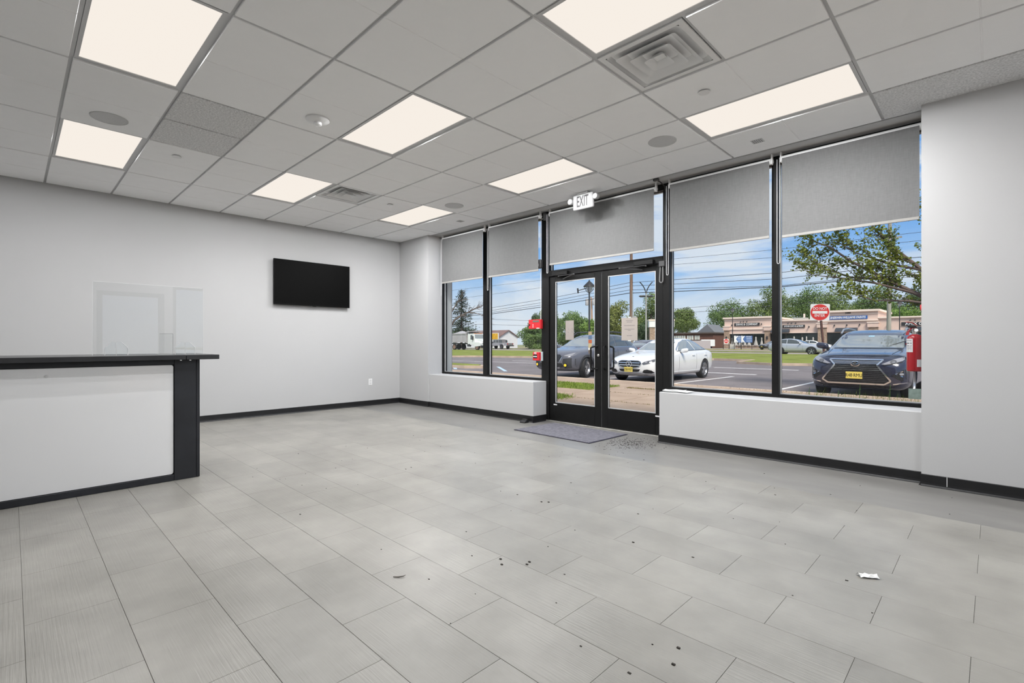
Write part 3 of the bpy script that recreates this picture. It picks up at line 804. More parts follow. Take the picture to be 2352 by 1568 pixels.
for px, py_ in ((-1.78, 1.74), (-1.83, 1.78), (-1.70, 1.86), (-1.69, 1.83), (-1.45, 2.45), (-.80, 1.62), (-.83, 1.72), (-2.28, 2.62), (-2.24, 2.65)):
    b.box(px - .006, px + .006, py_ - .004, py_ + .004, 0, .004)
b.build('floor_debris', M('dark_dirt', (.035, .03, .025), .9), label='dark crumbs and dirt scattered on the floor by the doors', cat='debris', kind='stuff')
t = thing('paper_scrap', 'crumpled white paper scrap on the floor at the right', 'scrap', (-.434, 2.877, 0))
b = MB(); g = [[None] * 6 for _ in range(4)]
for i in range(4):
    for k in range(6):
        u = (k - 2.5) * .017; v = (i - 1.5) * .012
        b.v.append((-.434 + u * .8 - v * .6 + rnd.uniform(-.003, .003), 2.877 + u * .55 + v * .9, .004 + .014 * abs(math.sin(u * 70 + i)) * (1 if 0 < i < 3 else .35)))
b.f = [(i * 6 + k, i * 6 + k + 1, i * 6 + k + 7, i * 6 + k + 6) for i in range(3) for k in range(5)]
b.build('crumple', M('white_paper', (.78, .78, .76), .8), t, fix=False)
b = MB(); b.tube([(-2.056, 1.282, .003), (-2.034, 1.300, .004), (-2.022, 1.318, .006), (-2.026, 1.332, .005)], [.0018, .003, .0025, .001], 6)
b.build('dry_twig', M('grey_twig', (.22, .20, .18), .8), label='small curved dry twig lying on the floor', cat='twig')
t = thing('paper_sheets', 'white paper sheets lying on the low wall right of the doors', 'paper', (-2.55, 5.2, KZ))
for k, (dx, dy, an) in enumerate(((0, 0, 5), (.05, .02, -8), (-.03, .03, 14))):
    m4 = Matrix.Translation((-2.54 + dx, 5.20 + dy, KZ + .0005 + k * .0035)) @ Matrix.Rotation(R(an), 4, 'Z')
    bb = MB()
    for i in range(7):
        for q in (-.075, .075): bb.v.append(((i - 3) * .04, q, .003 + .006 * abs(math.sin(i * .9 + k)) + (.004 if q > 0 else 0)))
    bb.f = [(2 * i, 2 * i + 1, 2 * i + 3, 2 * i + 2) for i in range(6)]
    bb.xf(m4).build('sheet', M('white_paper', (.78, .78, .76), .8), t, fix=False)

# ---- fire alarm devices and cables on the left door post
m_red = M('alarm_red', (.62, .028, .035), .38, spec=.5)
t = thing('fire_alarm', 'red fire alarm control box on the door post', 'alarm', (-4.79, YW, 1.33))
bx(-4.905, -4.672, 5.345, YW + .0, 1.322, 1.458, .006).build('housing', m_red, t)
bx(-4.82, -4.70, 5.342, 5.346, 1.418, 1.444, .001).build('display', M('grey_lcd', (.16, .15, .13), .3), t)
bx(-4.895, -4.872, 5.342, 5.346, 1.37, 1.392, .003).build('key_switch', m_blackp, t)
for z in (1.345, 1.363, 1.381): bx(-4.823, -4.808, 5.343, 5.346, z, z + .010, .001).build('indicator', m_white, t)
bx(-4.745, -4.69, 5.342, 5.346, 1.326, 1.336).build('label_strip', m_white, t)
t = thing('alarm_pull', 'red FIRE pull station on the door post', 'alarm', (-4.75, YW, .86))
bx(-4.815, -4.69, 5.335, YW - .02, .862, .985, .005).build('housing', m_red, t)
bx(-4.815, -4.665, YW - .025, YW + .0, .858, .99, .003).build('back_box', M('pale_back_box', (.5, .6, .62), .5), t)
bx(-4.80, -4.725, 5.332, 5.336, .895, .95, .002).build('pull_bar_recess', m_blackp, t)
bx(-4.798, -4.727, 5.326, 5.334, .912, .926, .002).build('pull_bar', m_white, t)
lettering('FIRE', .034, (-4.762, 5.3335, .966), m_white, t, depth=.0006, bold=.0006, sx=.85)
t = thing('motion_sensor', 'small black motion sensor on the door post', 'sensor', (-4.72, YW, 2.19))
bx(-4.752, -4.668, 5.34, YW, 2.195, 2.325, .018, 3).build('body', m_dkgrey, t, smooth=35)
bx(-4.742, -4.702, 5.336, 5.343, 2.225, 2.262, .004).build('lens', m_grid, t)
bx(-4.630, -4.575, 5.345, YW, 2.87, 2.985, .012, 2).build('cable_box', m_dkgrey, label='small grey junction box at the top of the door post', cat='junction box')
MB().tube([(-4.640, YW - .006, 2.93), (-4.70, YW - .006, 2.90), (-4.705, YW - .006, 2.80), (-4.709, YW - .006, 2.6), (-4.703, YW - .006, 2.33)], .005, 6).build('power_cable', m_white, label='thin pale cable running down from the junction box', cat='cable')
MB().tube([(-4.705, YW - .006, 2.19), (-4.712, YW - .006, 1.95), (-4.704, YW - .006, 1.70), (-4.708, YW - .006, 1.459)], .005, 6).build('power_cable', m_white, label='thin pale cable between the motion sensor and the red alarm box', cat='cable')
t = thing('door_contact', 'grey door contact with a hanging cable loop at the right door', 'sensor', (-2.77, YW, 1.8))
bx(-2.835, -2.765, YW - .035, YW + .016, 2.02, 2.085, .004).build('housing', m_dkgrey, t)
P = [(-2.79, YW - .02, 2.03)]
for k in range(9):
    a = PI * k / 8; P.append((-2.81 + .022 * math.cos(a), YW - .022, 1.86 - .03 * math.sin(a)))
P.append((-2.825, YW - .015, 2.03))
MB().tube(P, .006, 7).build('cable_loop', M('grey_cable', (.22, .22, .22), .5), t, smooth=True)
t = thing('cable_hook', 'dark cable on a bracket under the soffit beside the doors', 'cable', (-2.76, 5.25, 2.9))
bx(-2.80, -2.74, 5.16, 5.20, 2.975, 2.999, .003).build('bracket', m_dkgrey, t)
MB().tube([(-2.775, 5.19, 2.985), (-2.765, 5.26, 2.985), (-2.752, 5.34, 2.955), (-2.748, 5.385, 2.88), (-2.747, 5.39, 2.70), (-2.747, 5.39, 2.09)], .006, 7).build('cable', m_blackp, t)

# ---- fire extinguisher on the side of the right pier
t = thing('fire_extinguisher', 'red fire extinguisher hanging on the side of the right pier', 'extinguisher', (-.470, 5.225, .885))
ex, ey = -.470, 5.225
m_ext = M('extinguisher_red', (.26, .005, .010), .28, coat=.5)
MB().lathe([(.048, .887), (.0525, .893), (.0535, .90), (.0535, 1.155), (.050, 1.172), (.038, 1.186), (.020, 1.193), (.0001, 1.195)], (ex, ey, 0), 'z', 32).build('cylinder', m_ext, t, smooth=True)
MB().lathe([(.018, 1.19), (.018, 1.215), (.013, 1.22), (.013, 1.245), (.0001, 1.246)], (ex, ey, 0), 'z', 16).build('valve', M('chromed_brass', (.72, .70, .66), .25, metal=1.0), t, smooth=True)
def lever(P, w, th, nm, mat):
    b = MB()
    for p, q in zip(P[:-1], P[1:]):
        p, q = Vector(p), Vector(q); d = (q - p).normalized(); s = Vector((d.y, -d.x, 0)).normalized() * w if abs(d.z) < .95 else Vector((w, 0, 0)); u = s.cross(d).normalized() * th
        b.add([p - s - u, p + s - u, q + s - u, q - s - u, p - s + u, p + s + u, q + s + u, q - s + u], [(0, 3, 2, 1), (4, 5, 6, 7), (0, 1, 5, 4), (1, 2, 6, 5), (2, 3, 7, 6), (3, 0, 4, 7)])
    return b.build(nm, mat, t)
lever([(ex + .015, ey, 1.262), (ex - .018, ey - .012, 1.288), (ex - .05, ey - .035, 1.292)], .010, .003, 'squeeze_lever', m_ext)
lever([(ex + .012, ey, 1.246), (ex - .02, ey - .014, 1.244), (ex - .04, ey - .028, 1.215), (ex - .046, ey - .034, 1.185)], .010, .003, 'carry_handle', m_ext)
bx(ex - .045, ex + .012, ey - .03, ey - .004, 1.246, 1.262, .004).build('trigger_guard', m_blackp, t)
MB().lathe([(.0001, -.012), (.013, -.012), (.013, .0), (.0001, .0)], (ex + .012, ey - .012, 1.225), 'y', 14).build('gauge', m_white, t)
def wrap(a0, a1, z0, z1, nm, mat):
    b = MB(); n = 8; r = .0541
    for i in range(n + 1):
        a = a0 + (a1 - a0) * i / n
        for z in (z0, z1): b.v.append((ex + r * math.cos(a), ey + r * math.sin(a), z))
    b.f = [(2 * i, 2 * i + 2, 2 * i + 3, 2 * i + 1) for i in range(n)]
    return b.build(nm, mat, t, fix=False)
m_lab = M('grey_white_label', (.50, .50, .51), .5)
wrap(R(192), R(262), 1.045, 1.155, 'label', m_lab)
wrap(R(290), R(330), .925, .985, 'label', m_lab)
b = MB(); r = .0544
for z, h in ((1.140, .004), (1.118, .008), (1.098, .004), (1.088, .002), (1.080, .002), (1.072, .002), (1.064, .002)):
    for i in range(6):
        a = R(205) + R(48) * i / 6
        if rnd.random() < .2: continue
        c = a + R(7)
        k = len(b.v); b.v += [(ex + r * math.cos(q), ey + r * math.sin(q), z + w) for q in (a, c) for w in (-h / 2, h / 2)]; b.f.append((k, k + 2, k + 3, k + 1))
b.build('label_print', m_dkgrey, t, fix=False)
bx(XPR - .012, XPR, ey - .02, ey + .02, 1.08, 1.26, .003).build('wall_bracket', m_blackp, t)
bx(ex - .058, XPR - .002, ey - .02, ey + .02, 1.108, 1.116).build('strap', m_ext, t)
MB().lathe([(.0001, -.016), (.02, -.014), (.026, -.008), (.028, 0)], (XPR, 5.12, 1.405), 'x', 20).build('alarm_button', m_red, label='round red alarm button on the side of the right pier', cat='alarm', smooth=True)
# ------------------------------------------------------------------ outside: ground
G = -0.15                                   # car park level
m_conc = M('tan_concrete', (.375, .275, .21), .85, spec=.2, var=.14, vscale=1.3, bump=.15, bscale=120, col2=(.435, .33, .255))
m_curb = M('tan_curb', (.48, .37, .29), .85, spec=.2, var=.18, vscale=2.0, bump=.2, bscale=80)
m_asph = M('worn_asphalt', (.185, .165, .170), .88, spec=.2, var=.16, vscale=.7, bump=.35, bscale=150, detail=8)
m_road = M('pale_road_asphalt', (.30, .265, .24), .9, spec=.2, var=.10, vscale=.25, bump=.2, bscale=80)
m_grass = M('mown_grass', (.165, .205, .040), .95, spec=.1, var=.40, vscale=.55, stretch=(1, 2.5, 1), bump=.8, bscale=50, col2=(.28, .315, .075), detail=8)
m_blade = M('grass_blade', (.17, .26, .035), .8, var=.4, vscale=5, col2=(.33, .42, .07), translucent=.3)
m_line = M('white_road_paint', (.72, .70, .70), .7, var=.2, vscale=4)
m_bline = M('pale_blue_road_paint', (.42, .56, .72), .7, var=.2, vscale=4)
m_soil = M('dark_soil_joint', (.13, .10, .065), .95)

wall_ext = M('exterior_grey_cladding', (.36, .355, .37), .6)
bx(-8.2, -7.09, 5.52, 5.66, -.1, 3.5).build('trim_3', wall_ext, label='grey pillar outside the far left window', kind='structure')
bx(-8.2, 1.95, 5.52, 5.75, 3.02, 3.5).build('trim_4', wall_ext, label='grey fascia outside above the storefront', kind='structure')
bx(XPR + .03, 1.95, 5.62, 5.75, -.1, 3.3).build('trim_5', wall_ext, label='grey outside face of the right pier', kind='structure')
bx(-7.1, -4.62, 5.53, 5.60, -.1, KZ).build('trim_6', wall_ext, label='grey outside face of the low wall left of the doors', kind='structure')
bx(-2.68, XPR, 5.53, 5.60, -.1, KZ).build('trim_7', wall_ext, label='grey outside face of the low wall right of the doors', kind='structure')
# roof of the shop, so that its rooms are closed to the sky
bx(XL - .3, XR + .16, YB - .3, 5.75, 3.26, 3.5).build('roof', wall_ext, label='flat roof slab above the shop', kind='structure')
b = bx(XL - .3, XL - .16, YB - .3, 5.6, -.1, 3.26); b.build('wall_outside', wall_ext, label='outside face of the television wall', kind='structure')

bx(XR + .15, 30, -12, 5.56, -.2, -.03).build('side_pavement', m_conc, label='pavement beside the shop outside the side door', kind='structure')
# footway of cast slabs
walk = bx(-40, 30, 5.55, 12.63, -.2, -.0225).build('sidewalk', m_soil, label='footway of tan concrete slabs in front of the shop', kind='structure')
yj = [5.56, 6.74, 8.21, 9.68, 11.15, 12.60]
slab_me = {}
def slab(w, d):
    k = (round(w, 2), round(d, 2))
    if k not in slab_me: slab_me[k] = bx(-w / 2 + .016, w / 2 - .016, -d / 2 + .016, d / 2 - .016, -.09, 0, .004).mesh('slab')
    return slab_me[k]
for r_ in range(5):
    for k in range(-10, 4):
        x0 = -.6 + k * 1.55 + (.25 if r_ == 4 else 0)
        if r_ == 3 and x0 + 1.55 < -6.9: continue          # the grass strip lies there
        o = link_mesh('slab', slab(1.55, yj[r_ + 1] - yj[r_]), m_conc, walk)
        o.location = Vector((x0 + .775, (yj[r_] + yj[r_ + 1]) / 2, -.02 + rnd.uniform(0, .004))) - wloc(walk)
        o.rotation_euler = (0, 0, rnd.uniform(-.004, .004))
bx(-40, -16.2, 5.56, 12.6, -.1, -.02).build('slab_field', m_conc, walk)
bx(5.6, 30, 5.56, 12.6, -.1, -.02).build('slab_field', m_conc, walk)
curb = thing('trim_8', 'tan concrete curb between footway and car park', None, (-5, 12.75, G), kind='structure')
for k in range(-14, 6):
    bx(k * 2.4 + .01, k * 2.4 + 2.39, 12.62, 12.86, G - .1, -.012 + rnd.uniform(-.006, .006), .02, 2).build('curb_stone', m_curb, curb)
bx(-40, -6.95, 9.75, 11.1, -.1, -.012).build('verge', m_grass, label='strip of grass in the footway seen through the left door', kind='structure')

# car park and roads
bx(-75, 45, 12.8, 36, G - .2, G).build('car_park', m_asph, label='dark asphalt car park', kind='structure')
bx(-190, 150, 30, 260, G - .5, G - .1).build('ground', M('far_ground', (.20, .21, .10), .95, var=.2, vscale=.05), label='ground far behind the road', kind='structure')
b = MB().prism([(-70, 12.5), (-33.6, 26.5), (-31.8, 28.3), (-14.3, 35.2), (-11.4, 34.5), (-11.0, 30.6), (-8.8, 29.5), (-7.2, 30.2), (45, 31.0), (45, 54), (-22.6, 54.5), (-64, 50), (-110, 46), (-110, 12)], 'z', G - .02, G + .11)
b.build('median', m_grass, label='wide mown grass verge between car park and road', kind='structure')
def edge(pts, nm, label):
    b = MB()
    for (ax, ay), (cx_, cy_) in zip(pts[:-1], pts[1:]):
        d = Vector((cx_ - ax, cy_ - ay, 0)); n = Vector((-d.y, d.x, 0)).normalized() * .09
        q = [(ax - n.x, ay - n.y), (cx_ - n.x, cy_ - n.y), (cx_ + n.x, cy_ + n.y), (ax + n.x, ay + n.y)]
        b.prism(q, 'z', G - .05, G + .14)
    return b.build(nm, m_curb, label=label, kind='structure')
edge([(-70, 12.5), (-33.6, 26.5), (-31.8, 28.3), (-14.3, 35.2), (-11.4, 34.5), (-11.0, 30.6), (-8.8, 29.5), (-7.2, 30.2), (45, 31.0)], 'trim_9', 'tan curb along the grass verge')
bx(-190, 150, 54, 66, G - .15, G + .02).build('road_near', m_road, label='pale road lanes beyond the grass verge', kind='structure')
bx(-190, 150, 66, 68.5, G - .1, G + .10).build('road_divider', m_grass, label='narrow grass divider between the road lanes', kind='structure')
bx(-190, 150, 68.5, 83, G - .15, G + .03).build('road_far', m_road, label='far road lanes in front of the shops', kind='structure')
bx(-190, 150, 83, 87.5, G - .1, G + .12).build('far_verge', M('dry_verge_grass', (.30, .27, .11), .95, var=.35, vscale=.4), label='dry grass verge in front of the shops', kind='structure')
bx(-60, 40, 87.5, 105, G - .15, G + .04).build('shop_forecourt', m_road, label='paved forecourt of the shops across the road', kind='structure')
b = MB(); b.prism([(-24, 15.4), (-18.6, 15.6), (-17.9, 16.2), (-18.4, 16.9), (-24, 17.4)], 'z', G - .02, G + .13)
b.build('trim_10', m_curb, label='curbed island at the left of the car park', kind='structure')
b = MB(); b.prism([(-24, 15.6), (-18.8, 15.8), (-18.2, 16.2), (-18.6, 16.7), (-24, 17.2)], 'z', G + .1, G + .16)
b.build('island_grass', m_grass, label='grass on the curbed island at the left', kind='structure')
# painted lines
def pline(p, q, w, mat, label, z=G + .003):
    d = Vector((q[0] - p[0], q[1] - p[1], 0)); n = Vector((-d.y, d.x, 0)).normalized() * w / 2
    MB().prism([(p[0] - n.x, p[1] - n.y), (q[0] - n.x, q[1] - n.y), (q[0] + n.x, q[1] + n.y), (p[0] + n.x, p[1] + n.y)], 'z', z - .004, z).build('parking_line', mat, label=label, cat='road marking', group='painted lines in the car park')
pline((-4.15, 13.2), (-4.12, 18.2), .11, m_line, 'white bay line left of the dark blue car')
pline((-7.13, 13.2), (-6.97, 18.9), .11, m_line, 'white bay line right of the white sedan')
pline((-9.75, 13.2), (-9.7, 18.6), .11, m_line, 'white bay line between the white sedan and the dark grey car')
pline((-9.6, 20.75), (-6.7, 20.55), .22, m_line, 'white painted line behind the white sedan')
pline((-10.2, 25.1), (-6.4, 25.25), .22, m_line, 'farthest white painted line before the grass verge')
for k, (p, q, l) in enumerate((((-18.6, 17.9), (-15.4, 15.3), 'pale blue diagonal stripe seen through the second window'), ((-21.2, 17.0), (-18.4, 14.9), 'pale blue diagonal stripe seen through the far left window'), ((-14.9, 18.0), (-13.4, 15.6), 'pale blue diagonal stripe left of the dark grey car'))):
    pline(p, q, .16, m_bline, l)
pline((-28, 21.5), (-20, 22.5), .14, m_line, 'faint white line across the far left of the car park')
pline((-24, 24.5), (-17, 26.2), .14, m_line, 'faint white line near the grass verge at the left')

# blades of grass on the verge, by the building and in the joints
def blades(name, spots, label, hmin=.05, hmax=.16):
    b = MB()
    for x, y, z in spots:
        h = rnd.uniform(hmin, hmax); a = rnd.uniform(0, 2 * PI); w = rnd.uniform(.004, .009); l = rnd.uniform(.1, .6) * h
        dx, dy = math.cos(a), math.sin(a); sx, sy = -dy * w, dx * w
        k = len(b.v)
        b.v += [(x - sx, y - sy, z), (x + sx, y + sy, z), (x + sx * .7 + dx * l * .35, y + sy * .7 + dy * l * .35, z + h * .6), (x - sx * .7 + dx * l * .35, y - sy * .7 + dy * l * .35, z + h * .6), (x + dx * l, y + dy * l, z + h)]
        b.f += [(k, k + 1, k + 2, k + 3), (k + 3, k + 2, k + 4)]
    return b.build(name, m_blade, label=label, cat='grass', kind='stuff', fix=False)
U = rnd.uniform
blades('verge_grass', [(U(-13, -6.95), U(9.72, 11.12), -.02) for _ in range(14000)], 'tufts of grass on the footway verge', .02, .065)
blades('tuft_grass', [(-6.62 + rnd.gauss(0, .16), 7.85 + rnd.gauss(0, .20), -.02) for _ in range(3000)], 'bright green tuft of grass outside the left door', .03, .085)
blades('wall_grass', [(U(-1.7, -.3), max(5.85, 6.35 + rnd.gauss(0, .22)), -.03) for _ in range(1600)] + [(U(-1.6, -.3), U(5.85, 6.3), -.03) for _ in range(900)], 'grass growing along the shop front below the right windows', .34, .63)
blades('wall_grass', [(U(-8.2, -7.2), 8.3 + rnd.gauss(0, .15), -.03) for _ in range(300)] + [(U(-9.5, -7.5), 8.2 + rnd.gauss(0, .3), -.03) for _ in range(700)], 'grass growing below the left windows', .1, .28)
m_blade = M('dry_blade', (.16, .13, .04), .85, var=.4, vscale=5, col2=(.24, .20, .06))
blades('joint_grass', [(U(-6.4, -1), y + rnd.gauss(0, .02), -.02) for y in (8.21, 9.68) for _ in range(260)] + [(-6.6 + U(0, .9) ** 1.5, 10.9 + rnd.gauss(0, .07), -.02) for _ in range(500)] + [(U(-6.8, -1), 12.62 + rnd.gauss(0, .03), -.02) for _ in range(250)], 'dry grass in the joints of the footway', .005, .024)
m_leafy = M('weed_leaf', (.10, .20, .04), .7, var=.3, vscale=8)
def weed(x, y, h, label):
    t = thing('weed', label, 'plant', (x, y, -.03), group='small weeds by the shop front')
    st = MB().tube([(x, y, -.03), (x + .01, y, h * .5), (x + .02, y + .01, h)], [.006, .005, .002], 5).build('stem', m_leafy, t)
    me = None
    for k in range(9):
        a = k * 2.4; z = h * (.2 + .8 * k / 9); l = .07 * (1 - .4 * k / 9)
        if me is None:
            b = MB(); b.add([(0, 0, 0), (.5, -.28, .12), (1, 0, .1), (.5, .28, .12), (.5, 0, .06)], [(0, 1, 4), (1, 2, 4), (2, 3, 4), (3, 0, 4)]); me = b.mesh('leaf', fix=False)
        o = link_mesh('leaf', me, m_leafy, t); o.location = Vector((x, y, z)) - wloc(t); o.rotation_euler = (0, -.3, a); o.scale = (l, l, l)
weed(-1.03, 6.25, .68, 'leafy weed outside below the plate of the dark blue car')
weed(-.77, 6.20, .70, 'thin leafy weed outside near the sticker in the right window')
weed(-1.51, 6.30, .62, 'small leafy weed outside at the left of the right window')
weed(-1.22, 6.25, .61, 'small leafy weed outside in the middle of the right window')
# ------------------------------------------------------------------ vehicles
m_tyre = M('tyre_rubber', (.018, .018, .020), .75, bump=.2, bscale=60)
m_rim = M('alloy_rim', (.50, .50, .52), .28, metal=.9)
m_rimd = M('dark_alloy_rim', (.10, .10, .11), .35, metal=.7)
m_chrome = M('bright_chrome', (.72, .72, .74), .12, metal=1.0)
m_cgl = M('tinted_car_glass', (.05, .06, .065), .06, spec=1.0, coat=.6)
m_cgl2 = M('pale_car_glass', (.20, .225, .235), .06, spec=1.0, coat=.8)
m_lamp = M('headlamp_glass', (.26, .26, .29), .08, spec=.8, coat=.6)
m_lampd = M('dark_headlamp_glass', (.10, .10, .11), .08, spec=.8, coat=.6)
m_trim = M('black_car_trim', (.012, .012, .014), .45)
m_mesh = M('black_grille', (.010, .011, .014), .5)
m_tail = M('red_tail_lamp', (.45, .01, .012), .15, coat=.5)
m_plate = M('yellow_plate', (.75, .60, .13), .5)
m_black = M('plain_black', (.01, .01, .01), .6)
m_amber = M('amber_lamp', (.85, .55, .03), .3, emit=(1, .7, .05), estr=.5)

def car_body(st, hw):
    """st: stations (y, bottom, belt, top, half width, half roof width); one closed smooth shell"""
    rows = []
    for (y, zb, zl, zt, w, wr) in st:
        h = [(0, zb), (.62 * w, zb), (.90 * w, zb + .02), (.985 * w, zb + .13), (w, zb + (zl - zb) * .5), (.985 * w, zl - .07), (.93 * w, zl), (wr + (.93 * w - wr) * .04, zt - .035 * min(1, (zt - zl) * 6 + .5)), (wr * .72, zt - .004), (0, zt)]
        rows.append([(x, y, z) for x, z in h] + [(-x, y, z) for x, z in h[-2:0:-1]])
    n = len(rows[0]); b = MB()
    for r_ in rows: b.v += r_
    for i in range(len(rows) - 1):
        for k in range(n): b.f.append((i * n + k, i * n + (k + 1) % n, (i + 1) * n + (k + 1) % n, (i + 1) * n + k))
    b.f.append(tuple(range(n - 1, -1, -1))); b.f.append(tuple((len(rows) - 1) * n + k for k in range(n)))
    return b.mesh('body')

def eval_mesh(o):
    dg = bpy.context.evaluated_depsgraph_get(); dg.update()
    return bpy.data.meshes.new_from_object(o.evaluated_get(dg))

def wheel_parts(r, w, spokes, name_mat, seg=28):
    """a wheel turning about x, its outer face at +x"""
    ty = MB().lathe([(r * .66, -w / 2), (r * .90, -w / 2), (r * .985, -w * .40), (r, -w * .25), (r, w * .25), (r * .985, w * .40), (r * .92, w / 2), (r * .68, w * .47), (r * .66, w * .30), (r * .66, -w / 2)], (0, 0, 0), 'x', seg).mesh('tyre', 50)
    b = MB().lathe([(.0001, w * .10), (r * .60, w * .08), (r * .66, w * .30), (r * .70, w * .46), (r * .66, w * .47), (r * .60, w * .30), (r * .58, w * .14), (.0001, w * .14)], (0, 0, 0), 'x', seg)
    bd = MB().lathe([(.0001, w * .145), (r * .585, w * .145), (r * .585, w * .15), (.0001, w * .15)], (0, 0, 0), 'x', seg).mesh('rim_shadow')
    sp = MB()
    for k in range(spokes):
        a = 2 * PI * k / spokes
        q = [(-.035, r * .08), (.035, r * .08), (.052, r * .63), (.012, r * .63), (0, r * .35), (-.012, r * .63), (-.052, r * .63)]
        P = [(p[0] * r / .35 * .8 * math.cos(a) - p[1] * math.sin(a), p[0] * r / .35 * .8 * math.sin(a) + p[1] * math.cos(a)) for p in q]
        sp.prism(P, 'x', w * .15, w * .36)
    sp.lathe([(.0001, w * .38), (r * .13, w * .38), (r * .15, w * .30), (r * .15, w * .15)], (0, 0, 0), 'x', 14)
    return ty, b.mesh('rim', 40), bd, sp.mesh('spokes')

class Car:
    def __init__(self, name, label, cat, st, hw, paint, loc, rotz=0.0, axles=(.95, 3.75), r=.35, rim=None, spokes=5, group=None, wheel_in=.0, steer=0.0, arch=1.13):
        self.t = thing(name, label, cat, loc, rotz, group)
        tmp = link_mesh('shell', car_body(st, hw), None)
        ss = tmp.modifiers.new('s', 'SUBSURF'); ss.levels = 2; ss.render_levels = 2
        full = eval_mesh(tmp)
        bm = bmesh.new(); bm.from_mesh(full); self.bvh = BVHTree.FromBMesh(bm); bm.free()
        cut = MB()
        for y in axles:
            for s in (-1, 1): cut.cyl((s * (hw - .34), y, r), (s * (hw + .3), y, r), r * arch, n=28)
        co = link_mesh('cutter', cut.mesh('cutter'))
        bo = tmp.modifiers.new('b', 'BOOLEAN'); bo.object = co; bo.operation = 'DIFFERENCE'; bo.solver = 'EXACT'
        me = eval_mesh(tmp); me.name = 'body'
        bpy.data.objects.remove(tmp); bpy.data.objects.remove(co)
        me.materials.clear(); me.materials.append(paint)
        me.polygons.foreach_set('use_smooth', [True] * len(me.polygons))
        try: me.set_sharp_from_angle(angle=R(42))
        except Exception: pass
        self.body = link_mesh('body', me, None, self.t)
        # dark underside filling the wheel housings
        MB().box(-hw + .36, hw - .36, axles[0] - r * 1.2, axles[1] + r * 1.2, st[2][1] + .02, r * 2.05).build('wheel_housing', m_trim, self.t, local=True)
        ty, rm, bd, sp = wheel_parts(r, .225, spokes, rim)
        for ai, y in enumerate(axles):
            for s in (-1, 1):
                o = link_mesh('wheel', ty, m_tyre, self.t); o.location = (s * (hw - .135 - wheel_in), y, r)
                o.rotation_euler = (0, 0, (PI if s < 0 else 0) + (steer if ai == 0 else 0))
                for q, mm in ((rm, rim or m_rim), (bd, m_black), (sp, rim or m_rim)):
                    c = link_mesh(q.name.split('.')[0], q, mm, o)
    def hit(self, view, a, b_):
        if view == 'front': o, d = Vector((a, -3, b_)), Vector((0, 1, 0))
        elif view == 'rear': o, d = Vector((a, 12, b_)), Vector((0, -1, 0))
        elif view == 'left': o, d = Vector((4, a, b_)), Vector((-1, 0, 0))     # the +x flank
        elif view == 'right': o, d = Vector((-4, a, b_)), Vector((1, 0, 0))
        else: o, d = Vector((a, b_, 5)), Vector((0, 0, -1))
        h = self.bvh.ray_cast(o, d)
        if h[0] is None:
            h = self.bvh.find_nearest(o + d * 3.2)
        return h[0], -d
    def patch(self, view, poly, off, th, name, mat, step=.09, parent=None, label=None):
        """a plate that follows the skin: outline in the flat view, laid on the body, off..off+th proud"""
        bm = bmesh.new()
        vs = [bm.verts.new((p[0], p[1], 0)) for p in poly]; bm.faces.new(vs)
        xs = [p[0] for p in poly]; ys = [p[1] for p in poly]
        for lo, hi, n in ((min(xs), max(xs), Vector((1, 0, 0))), (min(ys), max(ys), Vector((0, 1, 0)))):
            k = int((hi - lo) / step)
            for i in range(1, k + 1):
                c = n * (lo + (hi - lo) * i / (k + 1))
                bmesh.ops.bisect_plane(bm, geom=bm.verts[:] + bm.edges[:] + bm.faces[:], plane_co=c, plane_no=n)
        bmesh.ops.triangulate(bm, faces=bm.faces[:])
        bm.verts.index_update()
        base = []
        for v in bm.verts:
            h, n = self.hit(view, v.co.x, v.co.y); base.append((h, n))
        b = MB(); k = len(base)
        b.v = [tuple(h + n * (off + th)) for h, n in base] + [tuple(h - n * .01) for h, n in base]
        for f in bm.faces:
            q = [v.index for v in f.verts]; b.f.append(tuple(q)); b.f.append(tuple(reversed([i + k for i in q])))
        for e in bm.edges:
            if len(e.link_faces) == 1:
                i, j = e.verts[0].index, e.verts[1].index; b.f.append((i, j, j + k, i + k))
        bm.free()
        return b.build(name, mat, parent or self.t, local=True, smooth=35, label=label)
    def strip(self, view, pts, w, off, name, mat, parent=None, close=False):
        """a narrow moulding along a line in the flat view"""
        P = [Vector((p[0], p[1])) for p in pts]
        D = []
        for p, q in zip(P[:-1], P[1:]):
            n = max(1, int((q - p).length / .07))
            D += [p + (q - p) * i / n for i in range(n)]
        D.append(P[-1])
        b = MB(); n = len(D)
        for i, p in enumerate(D):
            d = (D[min(i + 1, n - 1)] - D[max(i - 1, 0)]).normalized(); s = Vector((-d.y, d.x)) * w / 2
            for q, o in ((p - s, off), (p + s, off), (p + s, -.008), (p - s, -.008)):
                h, nn = self.hit(view, q.x, q.y); b.v.append(tuple(h + nn * o))
        for i in range(n - 1):
            for k in range(4): b.f.append((i * 4 + k, i * 4 + (k + 1) % 4, i * 4 + 4 + (k + 1) % 4, i * 4 + 4 + k))
        b.f += [(3, 2, 1, 0), tuple((n - 1) * 4 + k for k in range(4))]
        return b.build(name, mat, parent or self.t, local=True)
    def both(self, fn, view, poly, *a, **k):
        """on both sides of the car"""
        if view in ('left', 'right'):
            return [fn('left', poly, *a, **k), fn('right', poly, *a, **k)]
        return [fn(view, poly, *a, **k), fn(view, [(-p[0], p[1]) for p in poly], *a, **k)]
